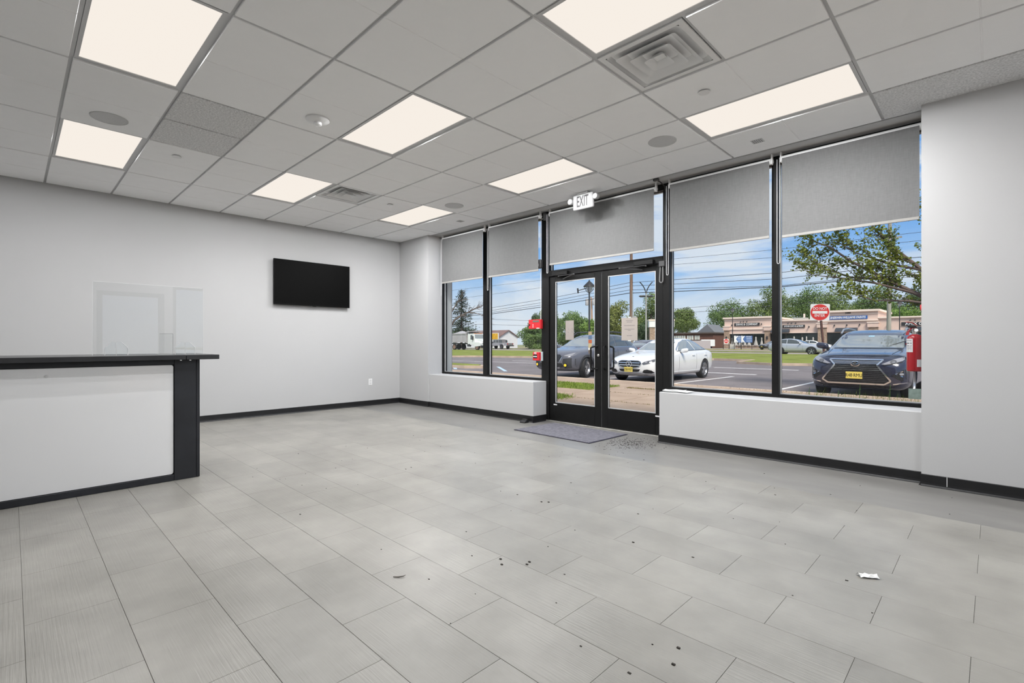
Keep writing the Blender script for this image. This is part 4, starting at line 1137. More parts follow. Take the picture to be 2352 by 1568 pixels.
    def mirror(self, y, z, paint, size=1.0):
        for s in (-1, 1):
            h, n = self.hit('left' if s > 0 else 'right', y, z)
            bm = bmesh.new(); bmesh.ops.create_uvsphere(bm, u_segments=14, v_segments=8, radius=1)
            for v in bm.verts:
                v.co = Vector([math.copysign(abs(q) ** .62, q) for q in v.co])
                v.co = Vector((v.co.x * .125 * size, v.co.y * .085 * size * (1.0 if v.co.y < 0 else .35), v.co.z * .072 * size + v.co.x * s * .02))
            m = MB().bm(bm, Matrix.Translation((h.x + s * .16 * size, h.y, z + .05)))
            o = m.build('door_mirror', paint, self.t, local=True, smooth=60)
            MB().box(h.x - s * .03, h.x + s * .10, h.y - .02, h.y + .03, z - .03, z + .01, .006).build('mirror_foot', m_trim, o, local=True)
    def plate(self, view, x, z, txt, w=.305, h=.152, mat=None, frame=None):
        p, n = self.hit(view, x, z); sg = -1 if view == 'front' else 1
        y = p.y + sg * .025
        if frame: MB().box(x - w / 2 - .015, x + w / 2 + .015, min(y, p.y), max(y, p.y) + .02, z - h / 2 - .015, z + h / 2 + .015).build('plate_frame', frame, self.t, local=True)
        o = MB().box(x - w / 2, x + w / 2, y + sg * .006 - .004, y + sg * .006 + .002, z - h / 2, z + h / 2, .002).build('number_plate', mat or m_plate, self.t, local=True)
        l = lettering(txt, h * .72, (x, y + sg * .0115, z - h * .03), m_black, o, rotz=0 if view == 'front' else PI, depth=.0008, bold=.0, sx=.72, local=True)
        return o
# ---- dark blue crossover nose-in at the right window
st = [(.00, .34, .70, .80, .66, .50), (.06, .27, .80, .91, .80, .58), (.22, .22, .90, 1.00, .905, .66), (.50, .21, .96, 1.05, .935, .72), (.95, .21, 1.01, 1.10, .947, .76), (1.35, .21, 1.05, 1.15, .947, .76), (1.60, .21, 1.07, 1.22, .947, .73), (2.05, .21, 1.08, 1.45, .947, .69), (2.45, .21, 1.09, 1.575, .945, .675), (3.0, .21, 1.10, 1.615, .945, .67), (3.8, .21, 1.12, 1.585, .94, .65), (4.3, .23, 1.13, 1.49, .92, .63), (4.62, .27, 1.10, 1.28, .88, .62), (4.84, .36, .98, 1.08, .82, .58), (4.89, .45, .88, .94, .72, .5)]
m_navy = M('navy_car_paint', (.022, .025, .052), .22, metal=.2, coat=1.0, spec=.6)
c = Car('crossover_car', 'dark blue crossover parked nose-in with a yellow plate at the right window', 'car', st, .947, m_navy, (-2.19, 13.02, G), 0, (1.02, 3.81), .37, None, 10)
c.patch('front', [(-.70, 1.155), (.70, 1.155), (.61, 1.50), (.42, 1.53), (-.42, 1.53), (-.61, 1.50)], .003, .006, 'windscreen', m_cgl2, .12)
c.both(c.patch, 'left', [(1.72, 1.13), (2.25, 1.43), (2.62, 1.505), (3.02, 1.515), (3.02, 1.15)], .002, .006, 'side_window', m_cgl)
c.both(c.patch, 'left', [(3.08, 1.15), (3.08, 1.515), (3.7, 1.49), (4.15, 1.40), (4.05, 1.18)], .002, .006, 'side_window', m_cgl)
c.patch('rear', [(-.52, 1.20), (.52, 1.20), (.47, 1.43), (-.47, 1.43)], .002, .006, 'rear_window', m_cgl)
# spindle grille: dark field, chrome outline, bars
sp = [(-.47, 0.895), (.47, 0.895), (.375, 0.785), (.60, 0.450), (.50, 0.385), (-.50, 0.385), (-.60, 0.450), (-.375, 0.785)]
g = c.patch('front', sp, .004, .006, 'grille', m_mesh, .10)
for z, w in ((.865, .44), (.84, .42), (.815, .40), (.79, .37), (.755, .39), (.715, .415), (.675, .44), (.635, .47), (.595, .50), (.555, .525), (.515, .545), (.475, .56), (.44, .575)):
    c.strip('front', [(-w, z), (w, z)], .010, .020, 'grille_bar', m_chrome if z > .65 else m_rimd, parent=g)
for P in ([(-.49, 0.905), (.49, 0.905)], [(-.49, 0.905), (-.385, 0.785)], [(.49, 0.905), (.385, 0.785)], [(-.385, 0.785), (-.625, 0.450)], [(.385, 0.785), (.625, 0.450)], [(-.625, 0.450), (-.515, 0.375)], [(.625, 0.450), (.515, 0.375)], [(-.515, 0.375), (.515, 0.375)]):
    c.strip('front', P, .030, .026, 'grille_frame', m_chrome, parent=g)
h, n = c.hit('front', 0, .805)
e = MB().lathe([(.085, -.002), (.085, -.018), (.068, -.022), (.066, -.002)], (0, h.y - .012, .805), 'y', 30)
e.xf(Matrix.Translation((0, 0, .805)) @ Matrix.Diagonal((1.0, 1, .72, 1)) @ Matrix.Translation((0, 0, -.805)))
em = e.build('emblem', m_chrome, c.t, local=True, smooth=True)
MB().prism([(-.012, 0.850), (.022, 0.845), (-.022, 0.785), (.05, 0.785), (.05, 0.772), (-.058, 0.772), (-.05, 0.785)], 'y', h.y - .034, h.y - .018).build('emblem_letter', m_chrome, em, local=True)
c.both(c.patch, 'front', [(.46, 0.805), (.56, 0.795), (.80, 0.880), (.86, 0.955), (.84, 0.975), (.66, 0.915)], .002, .010, 'headlamp', m_lamp, .06)
for s in (-1, 1):
    c.patch('front', [(s * .66 + .055 * math.cos(a * PI / 6), .865 + .04 * math.sin(a * PI / 6)) for a in range(12)], .010, .008, 'lamp_lens', m_lampd, .3)
    c.strip('front', [(s * .50, 0.785), (s * .80, 0.860), (s * .87, 0.950)], .014, .016, 'lamp_brow', m_trim)
    c.patch('front', [(s * .63, 0.570), (s * .86, 0.710), (s * .87, 0.500), (s * .80, 0.450)], .002, .004, 'fog_recess', m_trim, .08)
    c.strip('front', [(s * .82, 0.665), (s * .70, 0.605), (s * .82, 0.550)], .016, .016, 'fog_trim', m_chrome)
    c.patch('front', [(s * .80 + .035 * math.cos(a * PI / 6), .605 + .026 * math.sin(a * PI / 6)) for a in range(12)], .008, .008, 'fog_lamp', m_lamp, .3)
    c.strip('front', [(s * .66, 0.385), (s * .88, 0.420)], .022, .018, 'bumper_blade', m_chrome)
    rr = MB().tube([(s * .66, 2.15, 1.50), (s * .645, 2.35, 1.615), (s * .64, 2.9, 1.65), (s * .63, 3.7, 1.62), (s * .63, 4.0, 1.55)], .020, 8); rr.build('roof_rail', M('satin_rail', (.62, .62, .64), .3, metal=.8), c.t, local=True, smooth=True)
c.patch('front', [(-.70, 0.340), (.70, 0.340), (.62, 0.285), (-.62, 0.285)], .002, .006, 'lower_valance', m_trim, .1)
c.plate('front', -.02, .555, 'R48·RMU', .305, .152, frame=m_trim)
c.strip('top', [(-.60, .42), (-.68, 1.3)], .012, .003, 'bonnet_line', m_trim); c.strip('top', [(.60, .42), (.68, 1.3)], .012, .003, 'bonnet_line', m_trim)
c.strip('front', [(-.66, 1.135), (.66, 1.135)], .025, .006, 'cowl_seal', m_trim)
c.patch('front', [(.40, 1.185), (.52, 1.185), (.52, 1.215), (.40, 1.215)], .010, .002, 'toll_tag', M('pale_blue_tag', (.25, .55, .80), .5))
c.patch('front', [(-.06, 1.42), (.06, 1.42), (.06, 1.445), (-.06, 1.445)], .010, .002, 'toll_tag', M('pale_blue_tag2', (.35, .60, .85), .5))
MB().tube([(.36, 1.43, 1.165), (.66, 1.75, 1.30), (.70, 1.78, 1.33)], .008, 5).build('wiper', m_trim, c.t, local=True)
c.both(c.strip, 'left', [(2.98, .35), (3.02, .8), (3.02, 1.12)], .010, .003, 'door_gap', m_trim)
c.both(c.strip, 'left', [(1.50, 1.12), (1.75, 1.17), (3.0, 1.135), (4.2, 1.18)], .022, .008, 'window_moulding', m_chrome)
c.mirror(1.78, 1.14, m_navy, 1.1)

# ---- white sedan nose-in beyond the doors
st = [(.00, .36, .60, .66, .52, .38), (.07, .26, .67, .75, .72, .50), (.25, .20, .75, .83, .845, .60), (.55, .18, .82, .89, .885, .66), (1.0, .18, .88, .945, .903, .69), (1.45, .18, .93, .99, .905, .68), (1.70, .18, .945, 1.07, .905, .64), (2.15, .18, .955, 1.31, .905, .59), (2.55, .18, .965, 1.415, .905, .57), (3.05, .18, .975, 1.44, .903, .56), (3.55, .18, .985, 1.37, .90, .55), (3.98, .19, .985, 1.17, .89, .57), (4.25, .21, .975, 1.045, .87, .60), (4.52, .27, .93, .985, .82, .58), (4.68, .36, .84, .90, .70, .50), (4.70, .42, .76, .80, .62, .42)]
m_wht = M('white_car_paint', (.80, .80, .80), .25, coat=1.0)
c = Car('white_sedan', 'white sedan with a star emblem parked beyond the right door', 'car', st, .905, m_wht, (-8.32, 13.82, G), 0, (.82, 3.66), .335, None, 5)
c.patch('front', [(-.60, 1.01), (.60, 1.01), (.47, 1.29), (.38, 1.34), (-.38, 1.34), (-.47, 1.29)], .003, .006, 'windscreen', m_cgl2, .12)
c.both(c.patch, 'left', [(1.80, 1.00), (2.25, 1.27), (2.62, 1.355), (2.82, 1.365), (2.95, 1.01)], .002, .006, 'side_window', m_cgl2)
c.both(c.patch, 'left', [(3.01, 1.01), (2.89, 1.365), (3.3, 1.345), (3.62, 1.26), (3.70, 1.03)], .002, .006, 'side_window', m_cgl2)
c.both(c.patch, 'left', [(3.75, 1.03), (3.68, 1.235), (3.98, 1.09), (4.02, 1.045)], .002, .006, 'side_window', m_cgl)
c.both(c.strip, 'left', [(1.72, 1.0), (2.24, 1.265), (2.62, 1.36), (3.2, 1.365), (3.62, 1.265), (4.06, 1.05)], .022, .007, 'window_moulding', m_chrome)
c.both(c.strip, 'left', [(1.70, .985), (4.08, 1.025)], .016, .007, 'window_moulding', m_trim)
c.patch('rear', [(-.52, 1.06), (.52, 1.06), (.46, 1.30), (-.46, 1.30)], .002, .006, 'rear_window', m_cgl)
gp = [(-.37, .665), (-.30, .695), (.30, .695), (.37, .665), (.40, .60), (.34, .515), (.25, .49), (-.25, .49), (-.34, .515), (-.40, .60)]
g = c.patch('front', gp, .003, .006, 'grille', m_mesh, .08)
for z, w in ((.63, .37), (.555, .36)): c.strip('front', [(-w, z), (w, z)], .026, .022, 'grille_bar', m_chrome, parent=g)
for P in ([(-.30, .70), (.30, .70)], [(-.39, .665), (-.30, .70)], [(.39, .665), (.30, .70)], [(-.39, .665), (-.42, .60), (-.35, .505)], [(.39, .665), (.42, .60), (.35, .505)], [(-.35, .505), (-.25, .478), (.25, .478), (.35, .505)]):
    c.strip('front', P, .016, .018, 'grille_frame', m_chrome, parent=g)
h, n = c.hit('front', 0, .59)
em = MB().lathe([(.105, -.002), (.105, -.022), (.088, -.022), (.088, -.002)], (0, h.y - .012, .59), 'y', 32).build('emblem', m_chrome, c.t, local=True, smooth=True)
for k in range(3):
    a = PI / 2 + k * 2 * PI / 3; s = a + PI / 2
    P = [(.095 * math.cos(a), .59 + .095 * math.sin(a)), (.017 * math.cos(s), .59 + .017 * math.sin(s)), (-.010 * math.cos(a), .59 - .010 * math.sin(a)), (-.017 * math.cos(s), .59 - .017 * math.sin(s))]
    MB().prism(P, 'y', h.y - .034, h.y - .018).build('star_arm', m_chrome, em, local=True)
c.both(c.patch, 'front', [(.44, .615), (.50, .665), (.66, .72), (.80, .775), (.84, .77), (.82, .70), (.68, .62), (.50, .575)], .002, .010, 'headlamp', m_lampd, .05)
for s in (-1, 1):
    for xx in (.57, .68): c.patch('front', [(s * xx + .032 * math.cos(a * PI / 5), .655 + (xx - .57) * .35 + .026 * math.sin(a * PI / 5)) for a in range(10)], .010, .008, 'lamp_lens', m_lamp, .3)
    c.patch('front', [(s * .80, .71), (s * .83, .755), (s * .838, .76), (s * .83, .70)], .012, .003, 'turn_lamp', M('orange_lamp', (.6, .18, .03), .3), .3)
    c.patch('front', [(s * .45, .335), (s * .50, .41), (s * .60, .43), (s * .72, .40), (s * .78, .33), (s * .70, .305), (s * .52, .305)], .002, .005, 'side_intake', m_trim, .06)
c.patch('front', [(-.38, .43), (.38, .43), (.33, .36), (.25, .345), (-.25, .345), (-.33, .36)], .002, .005, 'lower_intake', m_trim, .08)
c.patch('front', [(-.44, .275), (.44, .275), (.55, .245), (.55, .215), (-.55, .215), (-.55, .245)], .002, .005, 'lower_valance', m_trim, .1)
c.strip('front', [(-.76, .275), (-.48, .255), (-.40, .295), (.40, .295), (.48, .255), (.76, .275)], .018, .016, 'bumper_blade', m_chrome)
c.plate('front', -.02, .415, 'Z88·MST', .305, .152)
for s_, yy in (('left', 1.62), ('left', 2.94), ('left', 3.86), ('right', 1.62), ('right', 2.94)):
    c.strip(s_, [(yy, .30), (yy + .01, .7), (yy + (.05 if yy < 3.5 else -.1), .97)], .010, .002, 'door_gap', m_rimd)
for s_ in ('left', 'right'):
    for yy in (2.62, 3.62): c.strip(s_, [(yy, .845), (yy + .2, .852)], .032, .030, 'door_handle', m_wht)
    c.strip(s_, [(1.25, .30), (3.25, .30)], .03, .012, 'sill_moulding', m_wht)
MB().prism([(-.60, .26), (.60, .26), (.6, .27), (-.6, .27)], 'y', .9, 3.6).build('underbody', m_trim, c.t, local=True)
c.mirror(1.84, .955, m_wht, 1.0)
c.patch('top', [(-.36, 2.60), (.36, 2.60), (.36, 3.2), (-.36, 3.2)], .002, .004, 'sunroof', m_cgl, .2)
h, n = c.hit('top', 0, .22)
MB().lathe([(.028, 0), (.028, .006), (.0001, .010)], (0, .25, c.hit('top', 0, .25)[0].z), 'z', 14).build('bonnet_badge', m_rimd, c.t, local=True)

# ---- dark grey wagon with yellow fog lamps
st = [(.00, .40, .72, .80, .62, .46), (.07, .30, .80, .90, .78, .56), (.25, .25, .88, .98, .885, .66), (.55, .24, .94, 1.03, .92, .72), (1.0, .24, .98, 1.07, .928, .75), (1.35, .24, 1.01, 1.10, .928, .74), (1.60, .24, 1.03, 1.18, .928, .71), (2.05, .24, 1.05, 1.43, .928, .67), (2.42, .24, 1.06, 1.57, .925, .655), (3.0, .24, 1.08, 1.61, .925, .65), (3.8, .24, 1.10, 1.59, .92, .63), (4.25, .26, 1.11, 1.50, .905, .61), (4.58, .32, 1.06, 1.25, .87, .60), (4.80, .42, .96, 1.05, .80, .56), (4.86, .50, .86, .92, .70, .5)]
m_gry = M('slate_car_paint', (.135, .135, .16), .30, metal=.3, coat=1.0)
m_clad = M('grey_cladding', (.035, .036, .042), .6)
c = Car('grey_wagon', 'dark grey wagon with round yellow fog lamps outside the left door', 'car', st, .928, m_gry, (-11.36, 13.55, G), 0, (.97, 3.72), .365, None, 5, steer=R(14))
c.patch('front', [(-.68, 1.13), (.68, 1.13), (.58, 1.47), (.42, 1.52), (-.42, 1.52), (-.58, 1.47)], .003, .006, 'windscreen', m_cgl2, .12)
c.both(c.patch, 'left', [(1.72, 1.09), (2.2, 1.40), (2.6, 1.50), (2.95, 1.515), (2.95, 1.11)], .002, .006, 'side_window', m_cgl)
c.both(c.patch, 'left', [(3.01, 1.11), (3.01, 1.515), (3.65, 1.50), (3.75, 1.13)], .002, .006, 'side_window', m_cgl)
c.both(c.patch, 'left', [(3.81, 1.13), (3.72, 1.49), (4.10, 1.43), (4.32, 1.20), (4.2, 1.15)], .002, .006, 'side_window', m_cgl)
c.both(c.strip, 'left', [(1.65, 1.07), (4.2, 1.125), (4.36, 1.20), (4.12, 1.455), (3.7, 1.525)], .02, .008, 'window_moulding', m_chrome)
c.patch('rear', [(-.52, 1.16), (.52, 1.16), (.46, 1.44), (-.46, 1.44)], .002, .006, 'rear_window', m_cgl)
g = c.patch('front', [(-.40, .845), (.40, .845), (.50, .76), (.40, .60), (-.40, .60), (-.50, .76)], .003, .006, 'grille', m_mesh, .08)
for z, w in ((.80, .42), (.76, .46), (.70, .43), (.65, .40)): c.strip('front', [(-w, z), (w, z)], .012, .014, 'grille_bar', m_rimd, parent=g)
for s in (-1, 1):
    c.strip('front', [(s * .51, .77), (s * .41, .60)], .02, .02, 'grille_frame', m_chrome)
    c.patch('front', [(s * .52, .775), (s * .56, .80), (s * .80, .905), (s * .86, .92), (s * .86, .83), (s * .70, .77), (s * .60, .765)], .002, .010, 'headlamp', m_lamp, .05)
    c.strip('front', [(s * .52, .79), (s * .70, .785), (s * .82, .85)], .012, .016, 'lamp_brow', m_trim)
    c.patch('front', [(s * .53, .58), (s * .56, .70), (s * .80, .73), (s * .88, .70), (s * .88, .40), (s * .62, .36)], .004, .010, 'bumper_cladding', m_clad, .07)
    f = c.patch('front', [(s * .65 + .075 * math.cos(a * PI / 8), .475 + .075 * math.sin(a * PI / 8)) for a in range(16)], .014, .012, 'fog_ring', m_trim, .3)
    c.patch('front', [(s * .65 + .045 * math.cos(a * PI / 6), .475 + .045 * math.sin(a * PI / 6)) for a in range(12)], .026, .012, 'fog_lamp', m_amber, .3, parent=f)
    MB().tube([(s * .64, 2.2, 1.55), (s * .63, 2.4, 1.665), (s * .62, 3.0, 1.69), (s * .61, 4.0, 1.655), (s * .61, 4.2, 1.56)], .022, 8).build('roof_rail', m_rimd, c.t, local=True, smooth=True)
c.patch('front', [(-.50, .54), (.50, .54), (.56, .44), (.50, .40), (-.50, .40), (-.56, .44)], .003, .006, 'lower_intake', m_mesh, .08)
c.patch('front', [(-.42, .40), (.42, .40), (.38, .35), (-.38, .35)], .006, .010, 'skid_plate', M('silver_skid', (.5, .5, .52), .4, metal=.5), .1)
for s_ in ('left', 'right'):
    for ay in (.97, 3.72):
        c.strip(s_, [(ay + .43 * math.cos(a), .365 + .43 * math.sin(a)) for a in [R(q) for q in range(-8, 190, 12)]], .075, .012, 'arch_cladding', m_clad)
    c.strip(s_, [(1.42, .36), (3.28, .36)], .14, .012, 'sill_cladding', m_clad)
    for yy in (1.58, 2.97): c.strip(s_, [(yy, .42), (yy + .02, 1.06)], .010, .002, 'door_gap', m_trim)
    for yy in (2.65, 3.6): c.strip(s_, [(yy, .94), (yy + .2, .95)], .032, .030, 'door_handle', m_gry)
c.patch('front', [(.42, 1.15), (.52, 1.15), (.52, 1.185), (.42, 1.185)], .010, .002, 'toll_tag', M('pale_tag', (.6, .75, .78), .5))
c.mirror(1.78, 1.05, m_gry, 1.05)

# ---- smaller cars
def plain_car(name, label, paint, loc, rotz, kind='sedan', glass=None, rear=False, rim=None, plate=None):
    if kind == 'suv':
        st = [(.00, .42, .68, .74, .60, .44), (.08, .30, .76, .84, .78, .55), (.28, .25, .84, .93, .885, .64), (1.0, .24, .95, 1.03, .92, .72), (1.35, .24, .99, 1.08, .92, .70), (1.60, .24, 1.01, 1.17, .92, .67), (2.05, .24, 1.03, 1.42, .92, .63), (2.45, .24, 1.04, 1.55, .915, .61), (3.0, .24, 1.06, 1.58, .915, .60), (3.6, .24, 1.09, 1.51, .91, .58), (4.05, .26, 1.12, 1.33, .895, .57), (4.40, .32, 1.08, 1.16, .86, .56), (4.62, .42, .98, 1.05, .80, .54), (4.68, .50, .86, .92, .70, .5)]
        ax, r, L_ = (.92, 3.62), .36, [(1.72, 1.07), (2.2, 1.385), (2.6, 1.475), (2.95, 1.485), (2.95, 1.09)]
        win2 = [(3.01, 1.09), (3.01, 1.48), (3.5, 1.44), (4.0, 1.28), (3.95, 1.15)]
        ws = [(-.66, 1.12), (.66, 1.12), (.54, 1.46), (-.54, 1.46)]; rw = [(-.50, 1.19), (.50, 1.19), (.44, 1.40), (-.44, 1.40)]; hl = .80
    else:
        st = [(.00, .38, .60, .66, .55, .40), (.08, .28, .68, .76, .74, .52), (.28, .20, .77, .85, .86, .60), (1.0, .19, .88, .95, .90, .68), (1.42, .19, .93, .99, .90, .68), (1.70, .19, .945, 1.08, .90, .63), (2.15, .19, .955, 1.33, .90, .58), (2.55, .19, .965, 1.43, .90, .565), (3.05, .19, .975, 1.45, .90, .56), (3.55, .19, .985, 1.37, .895, .55), (3.98, .20, .99, 1.16, .885, .57), (4.25, .23, .98, 1.05, .86, .58), (4.50, .30, .93, .99, .80, .56), (4.62, .40, .82, .88, .68, .48)]
        ax, r, L_ = (.85, 3.60), .33, [(1.80, 1.00), (2.25, 1.28), (2.65, 1.365), (2.85, 1.37), (2.92, 1.02)]
        win2 = [(2.98, 1.02), (2.93, 1.37), (3.35, 1.34), (3.85, 1.15), (3.9, 1.06)]
        ws = [(-.64, 1.02), (.64, 1.02), (.52, 1.37), (-.52, 1.37)]; rw = [(-.54, 1.08), (.54, 1.08), (.46, 1.32), (-.46, 1.32)]; hl = .68
    c = Car(name, label, 'car', st, .92 if kind == 'suv' else .90, paint, loc, rotz, ax, r, rim, 5)
    gl = glass or m_cgl
    c.patch('front', ws, .003, .006, 'windscreen', gl, .15)
    c.both(c.patch, 'left', L_, .002, .006, 'side_window', gl); c.both(c.patch, 'left', win2, .002, .006, 'side_window', gl)
    c.patch('rear', rw, .002, .006, 'rear_window', gl, .15)
    c.both(c.patch, 'front', [(.46, hl - .05), (.60, hl + .02), (.80, hl + .06), (.80, hl), (.62, hl - .07)], .002, .010, 'headlamp', m_lamp, .08)
    c.patch('front', [(-.38, hl - .02), (.38, hl - .02), (.34, hl - .17), (-.34, hl - .17)], .002, .008, 'grille', m_mesh, .12)
    c.patch('front', [(-.55, .42), (.55, .42), (.50, .32), (-.50, .32)], .002, .006, 'lower_intake', m_trim, .12)
    zt = .88 if kind != 'suv' else .95
    c.both(c.patch, 'rear', [(.36, zt - .08), (.36, zt + .03), (.74, zt + .05), (.76, zt - .04)], .002, .014, 'tail_lamp', m_tail, .08)
    for s_ in ('left', 'right'):
        for yy in (1.62, 2.95): c.strip(s_, [(yy, .34), (yy + .02, .95)], .010, .002, 'door_gap', m_trim)
    c.mirror(1.85, .97 if kind != 'suv' else 1.05, paint)
    if plate: c.plate('front' if not rear else 'rear', 0, .52 if not rear else .70, plate, .305, .152, mat=m_plate)
    return c
m_silver = M('silver_car_paint', (.52, .53, .58), .28, metal=.5, coat=1.0)
c = plain_car('silver_crossover', 'silver crossover driving past on the near road', m_silver, (-11.75, 55.4, G + .02), R(90), 'suv')
c.t.scale = (1.05, 1.05, 1.05)
for s_ in ('left', 'right'):
    for ay in (.92, 3.62):
        c.strip(s_, [(ay + .42 * math.cos(a), .36 + .42 * math.sin(a)) for a in [R(q) for q in range(-8, 190, 12)]], .08, .012, 'arch_cladding', m_clad)
    c.strip(s_, [(1.36, .34), (3.18, .34)], .14, .012, 'sill_cladding', m_clad)
plain_car('dark_sedan', 'dark sedan with red tail lamps parked behind the white sedan', M('dark_maroon_paint', (.045, .03, .04), .25, coat=1.0), (-16.0, 31.6, G), R(180), 'sedan', m_cgl2, rear=True)
plain_car('white_parked_car', 'white car parked across the road behind the silver crossover', m_wht, (-18.2, 90.3, G + .05), R(90), 'suv')
plain_car('black_parked_car', 'small dark car with a yellow plate parked in front of the bridal shop', M('black_car_paint', (.03, .03, .035), .25, coat=1.0), (-26.6, 84.2, G + .1), R(-25), 'sedan', plate='K20 RTM')

# ---- dump truck
m_tipper = M('grey_tipper_body', (.42, .40, .43), .5, var=.12, vscale=1.2)
m_cab = M('white_truck_cab', (.78, .80, .80), .3, coat=.6)
m_rust = M('rusty_hub', (.28, .17, .13), .7)
m_under = M('dark_chassis', (.03, .032, .036), .7)
t = thing('dump_truck', 'white and grey dump truck driving past at the far left', 'truck', (-60.1, 54.6, G + .02), R(90))
# local: front at y=0, +y to the rear, x across
def tb(*a, **k): return MB().box(*a, **k)
MB().prism([(2.6, .95), (9.0, .95), (9.0, 1.15), (2.6, 1.15)], 'x', -.45, .45).build('chassis', m_under, t, local=True)
MB().prism([(3.15, 1.28), (8.9, 1.28), (9.25, 2.72), (3.05, 2.72), (3.05, 1.6)], 'x', -1.22, 1.22).build('tipper_body', m_tipper, t, local=True)
MB().prism([(3.0, 2.70), (3.0, 3.08), (1.55, 3.12), (1.55, 3.02), (2.85, 2.96), (2.9, 2.70)], 'x', -1.2, 1.2).build('cab_shield', m_tipper, t, local=True)
tb(-1.25, 1.25, 3.0, 3.18, 1.2, 3.02).build('headboard', m_tipper, t, local=True)
for yy in (4.3, 5.6, 6.9, 8.2):
    for s in (-1, 1): tb(s * 1.20, s * 1.27, yy - .06, yy + .06, 1.3, 2.7).build('side_rib', m_tipper, t, local=True)
for s in (-1, 1): tb(s * 1.2, s * 1.3, 3.1, 9.2, 2.62, 2.78).build('top_rail', m_tipper, t, local=True)
bm_ = MB(); 
for i in range(9):
    for k in range(5): bm_.v.append((-1.1 + k * .55, 3.4 + i * .68, 2.7 + .55 * math.exp(-((i - 3.2) / 2.2) ** 2) * (1 - abs(k - 2) / 2.6) * (1 if 0 < k < 4 else .1)))
bm_.f = [(i * 5 + k, i * 5 + k + 1, i * 5 + k + 6, i * 5 + k + 5) for i in range(8) for k in range(4)]
bm_.build('load', M('grey_tarp', (.36, .35, .37), .8, bump=.3, bscale=8), t, local=True, smooth=True, fix=False)
cab = MB().prism([(.95, .85), (2.75, .85), (2.75, 2.68), (1.55, 2.72), (1.22, 2.62), (1.02, 1.85)], 'x', -1.12, 1.12).build('cab', m_cab, t, local=True)
MB().prism([(-.55, .70), (1.0, .70), (1.0, 1.90), (.7, 1.86), (-.3, 1.60), (-.5, 1.45)], 'x', -.80, .80).build('bonnet', m_cab, t, local=True)
for s in (-1, 1):
    MB().prism([(-.45, .68), (1.15, .55), (1.2, 1.1), (.95, 1.28), (-.15, 1.28), (-.5, 1.1)], 'x', s * .72, s * 1.18).build('wing', m_cab, t, local=True)
    MB().prism([(1.32, 1.72), (2.05, 1.72), (2.05, 2.45), (1.62, 2.50)], 'x', s * 1.118, s * 1.128).build('side_window', m_cgl, t, local=True)
    tb(s * 1.13, s * 1.36, 1.28, 1.38, 1.65, 2.30, .02).build('door_mirror', m_under, t, local=True)
    tb(s * .85, s * 1.2, 2.15, 2.85, .55, .98, .03).build('fuel_tank', m_rimd, t, local=True)
    MB().cyl((s * .95, 2.84, .9), (s * .95, 2.84, 3.25), .07, n=12).build('exhaust_stack', m_chrome, t, local=True, smooth=True)
    tb(s * .45, s * .8, -.56, -.5, .95, 1.15, .02).build('headlamp', m_lamp, t, local=True)
q = MB(); q.add([(-1.0, 1.00, 1.93), (1.0, 1.00, 1.93), (.96, 1.20, 2.56), (-.96, 1.20, 2.56), (-1.0, 1.06, 1.93), (1.0, 1.06, 1.93), (.96, 1.26, 2.56), (-.96, 1.26, 2.56)], [(0, 1, 2, 3), (7, 6, 5, 4), (0, 4, 5, 1), (1, 5, 6, 2), (2, 6, 7, 3), (3, 7, 4, 0)])
q.build('windscreen', m_cgl2, t, local=True)
tb(-.5, .5, -.585, -.54, .85, 1.5, .02).build('radiator_grille', m_rimd, t, local=True)
tb(-1.2, 1.2, -.85, -.5, .35, .78, .04).build('bumper', m_under, t, local=True)
tb(-.9, .9, 1.3, 1.5, 2.70, 2.78, .02).build('roof_lights', M('orange_marker', (.6, .25, .1), .4), t, local=True)
ty, rm, bd, sp_ = wheel_parts(.52, .30, 8, None, 24)
for yy in (.42, 6.3, 7.65):
    for s in (-1, 1):
        o = link_mesh('wheel', ty, m_tyre, t); o.location = (s * 1.0, yy, .52); o.rotation_euler = (0, 0, PI if s < 0 else 0)
        link_mesh('hub', rm, m_rust, o); link_mesh('hub_bolts', sp_, m_rust, o)

# ---- silver pickup
t = thing('pickup_truck', 'silver boxy pickup driving past in front of the white house', 'truck', (-69.9, 65.2, G + .03), R(-90))
m_pk = M('silver_pickup_paint', (.38, .37, .40), .35, metal=.4, coat=.8)
body = MB().prism([(.25, .62), (5.45, .62), (5.45, 1.12), (3.55, 1.16), (.25, 1.12), (.15, .9)], 'x', -.80, .80).build('body', m_pk, t, local=True)
MB().prism([(1.25, 1.12), (3.55, 1.12), (3.50, 1.80), (1.85, 1.84), (1.55, 1.72)], 'x', -.74, .74).build('cabin', m_pk, t, local=True)
for s in (-1, 1):
    MB().prism([(1.62, 1.20), (2.25, 1.20), (2.25, 1.70), (1.88, 1.70)], 'x', s * .735, s * .748).build('side_window', m_cgl, t, local=True)
    MB().prism([(2.42, 1.20), (3.0, 1.20), (3.0, 1.70), (2.42, 1.70)], 'x', s * .735, s * .748).build('side_window', m_cgl, t, local=True)
    MB().prism([(.22, .95), (.40, 1.08), (1.05, 1.08), (1.38, .62), (1.28, .62), (1.0, .98), (.45, .98)], 'x', s * .78, s * 1.02).build('wing_flare', m_pk, t, local=True)
    MB().prism([(3.45, .95), (3.62, 1.08), (4.35, 1.08), (4.62, .70), (4.5, .70), (4.28, .98), (3.7, .98)], 'x', s * .78, s * 1.0).build('wing_flare', m_pk, t, local=True)
    MB().prism([(3.12, 1.18), (4.0, 1.18), (3.95, 1.70), (3.12, 1.74)], 'x', s * .70, s * .742).build('rear_window', m_cgl, t, local=True)
    tb(s * .80, s * .98, 1.50, 1.60, 1.15, 1.35, .02).build('door_mirror', m_under, t, local=True)
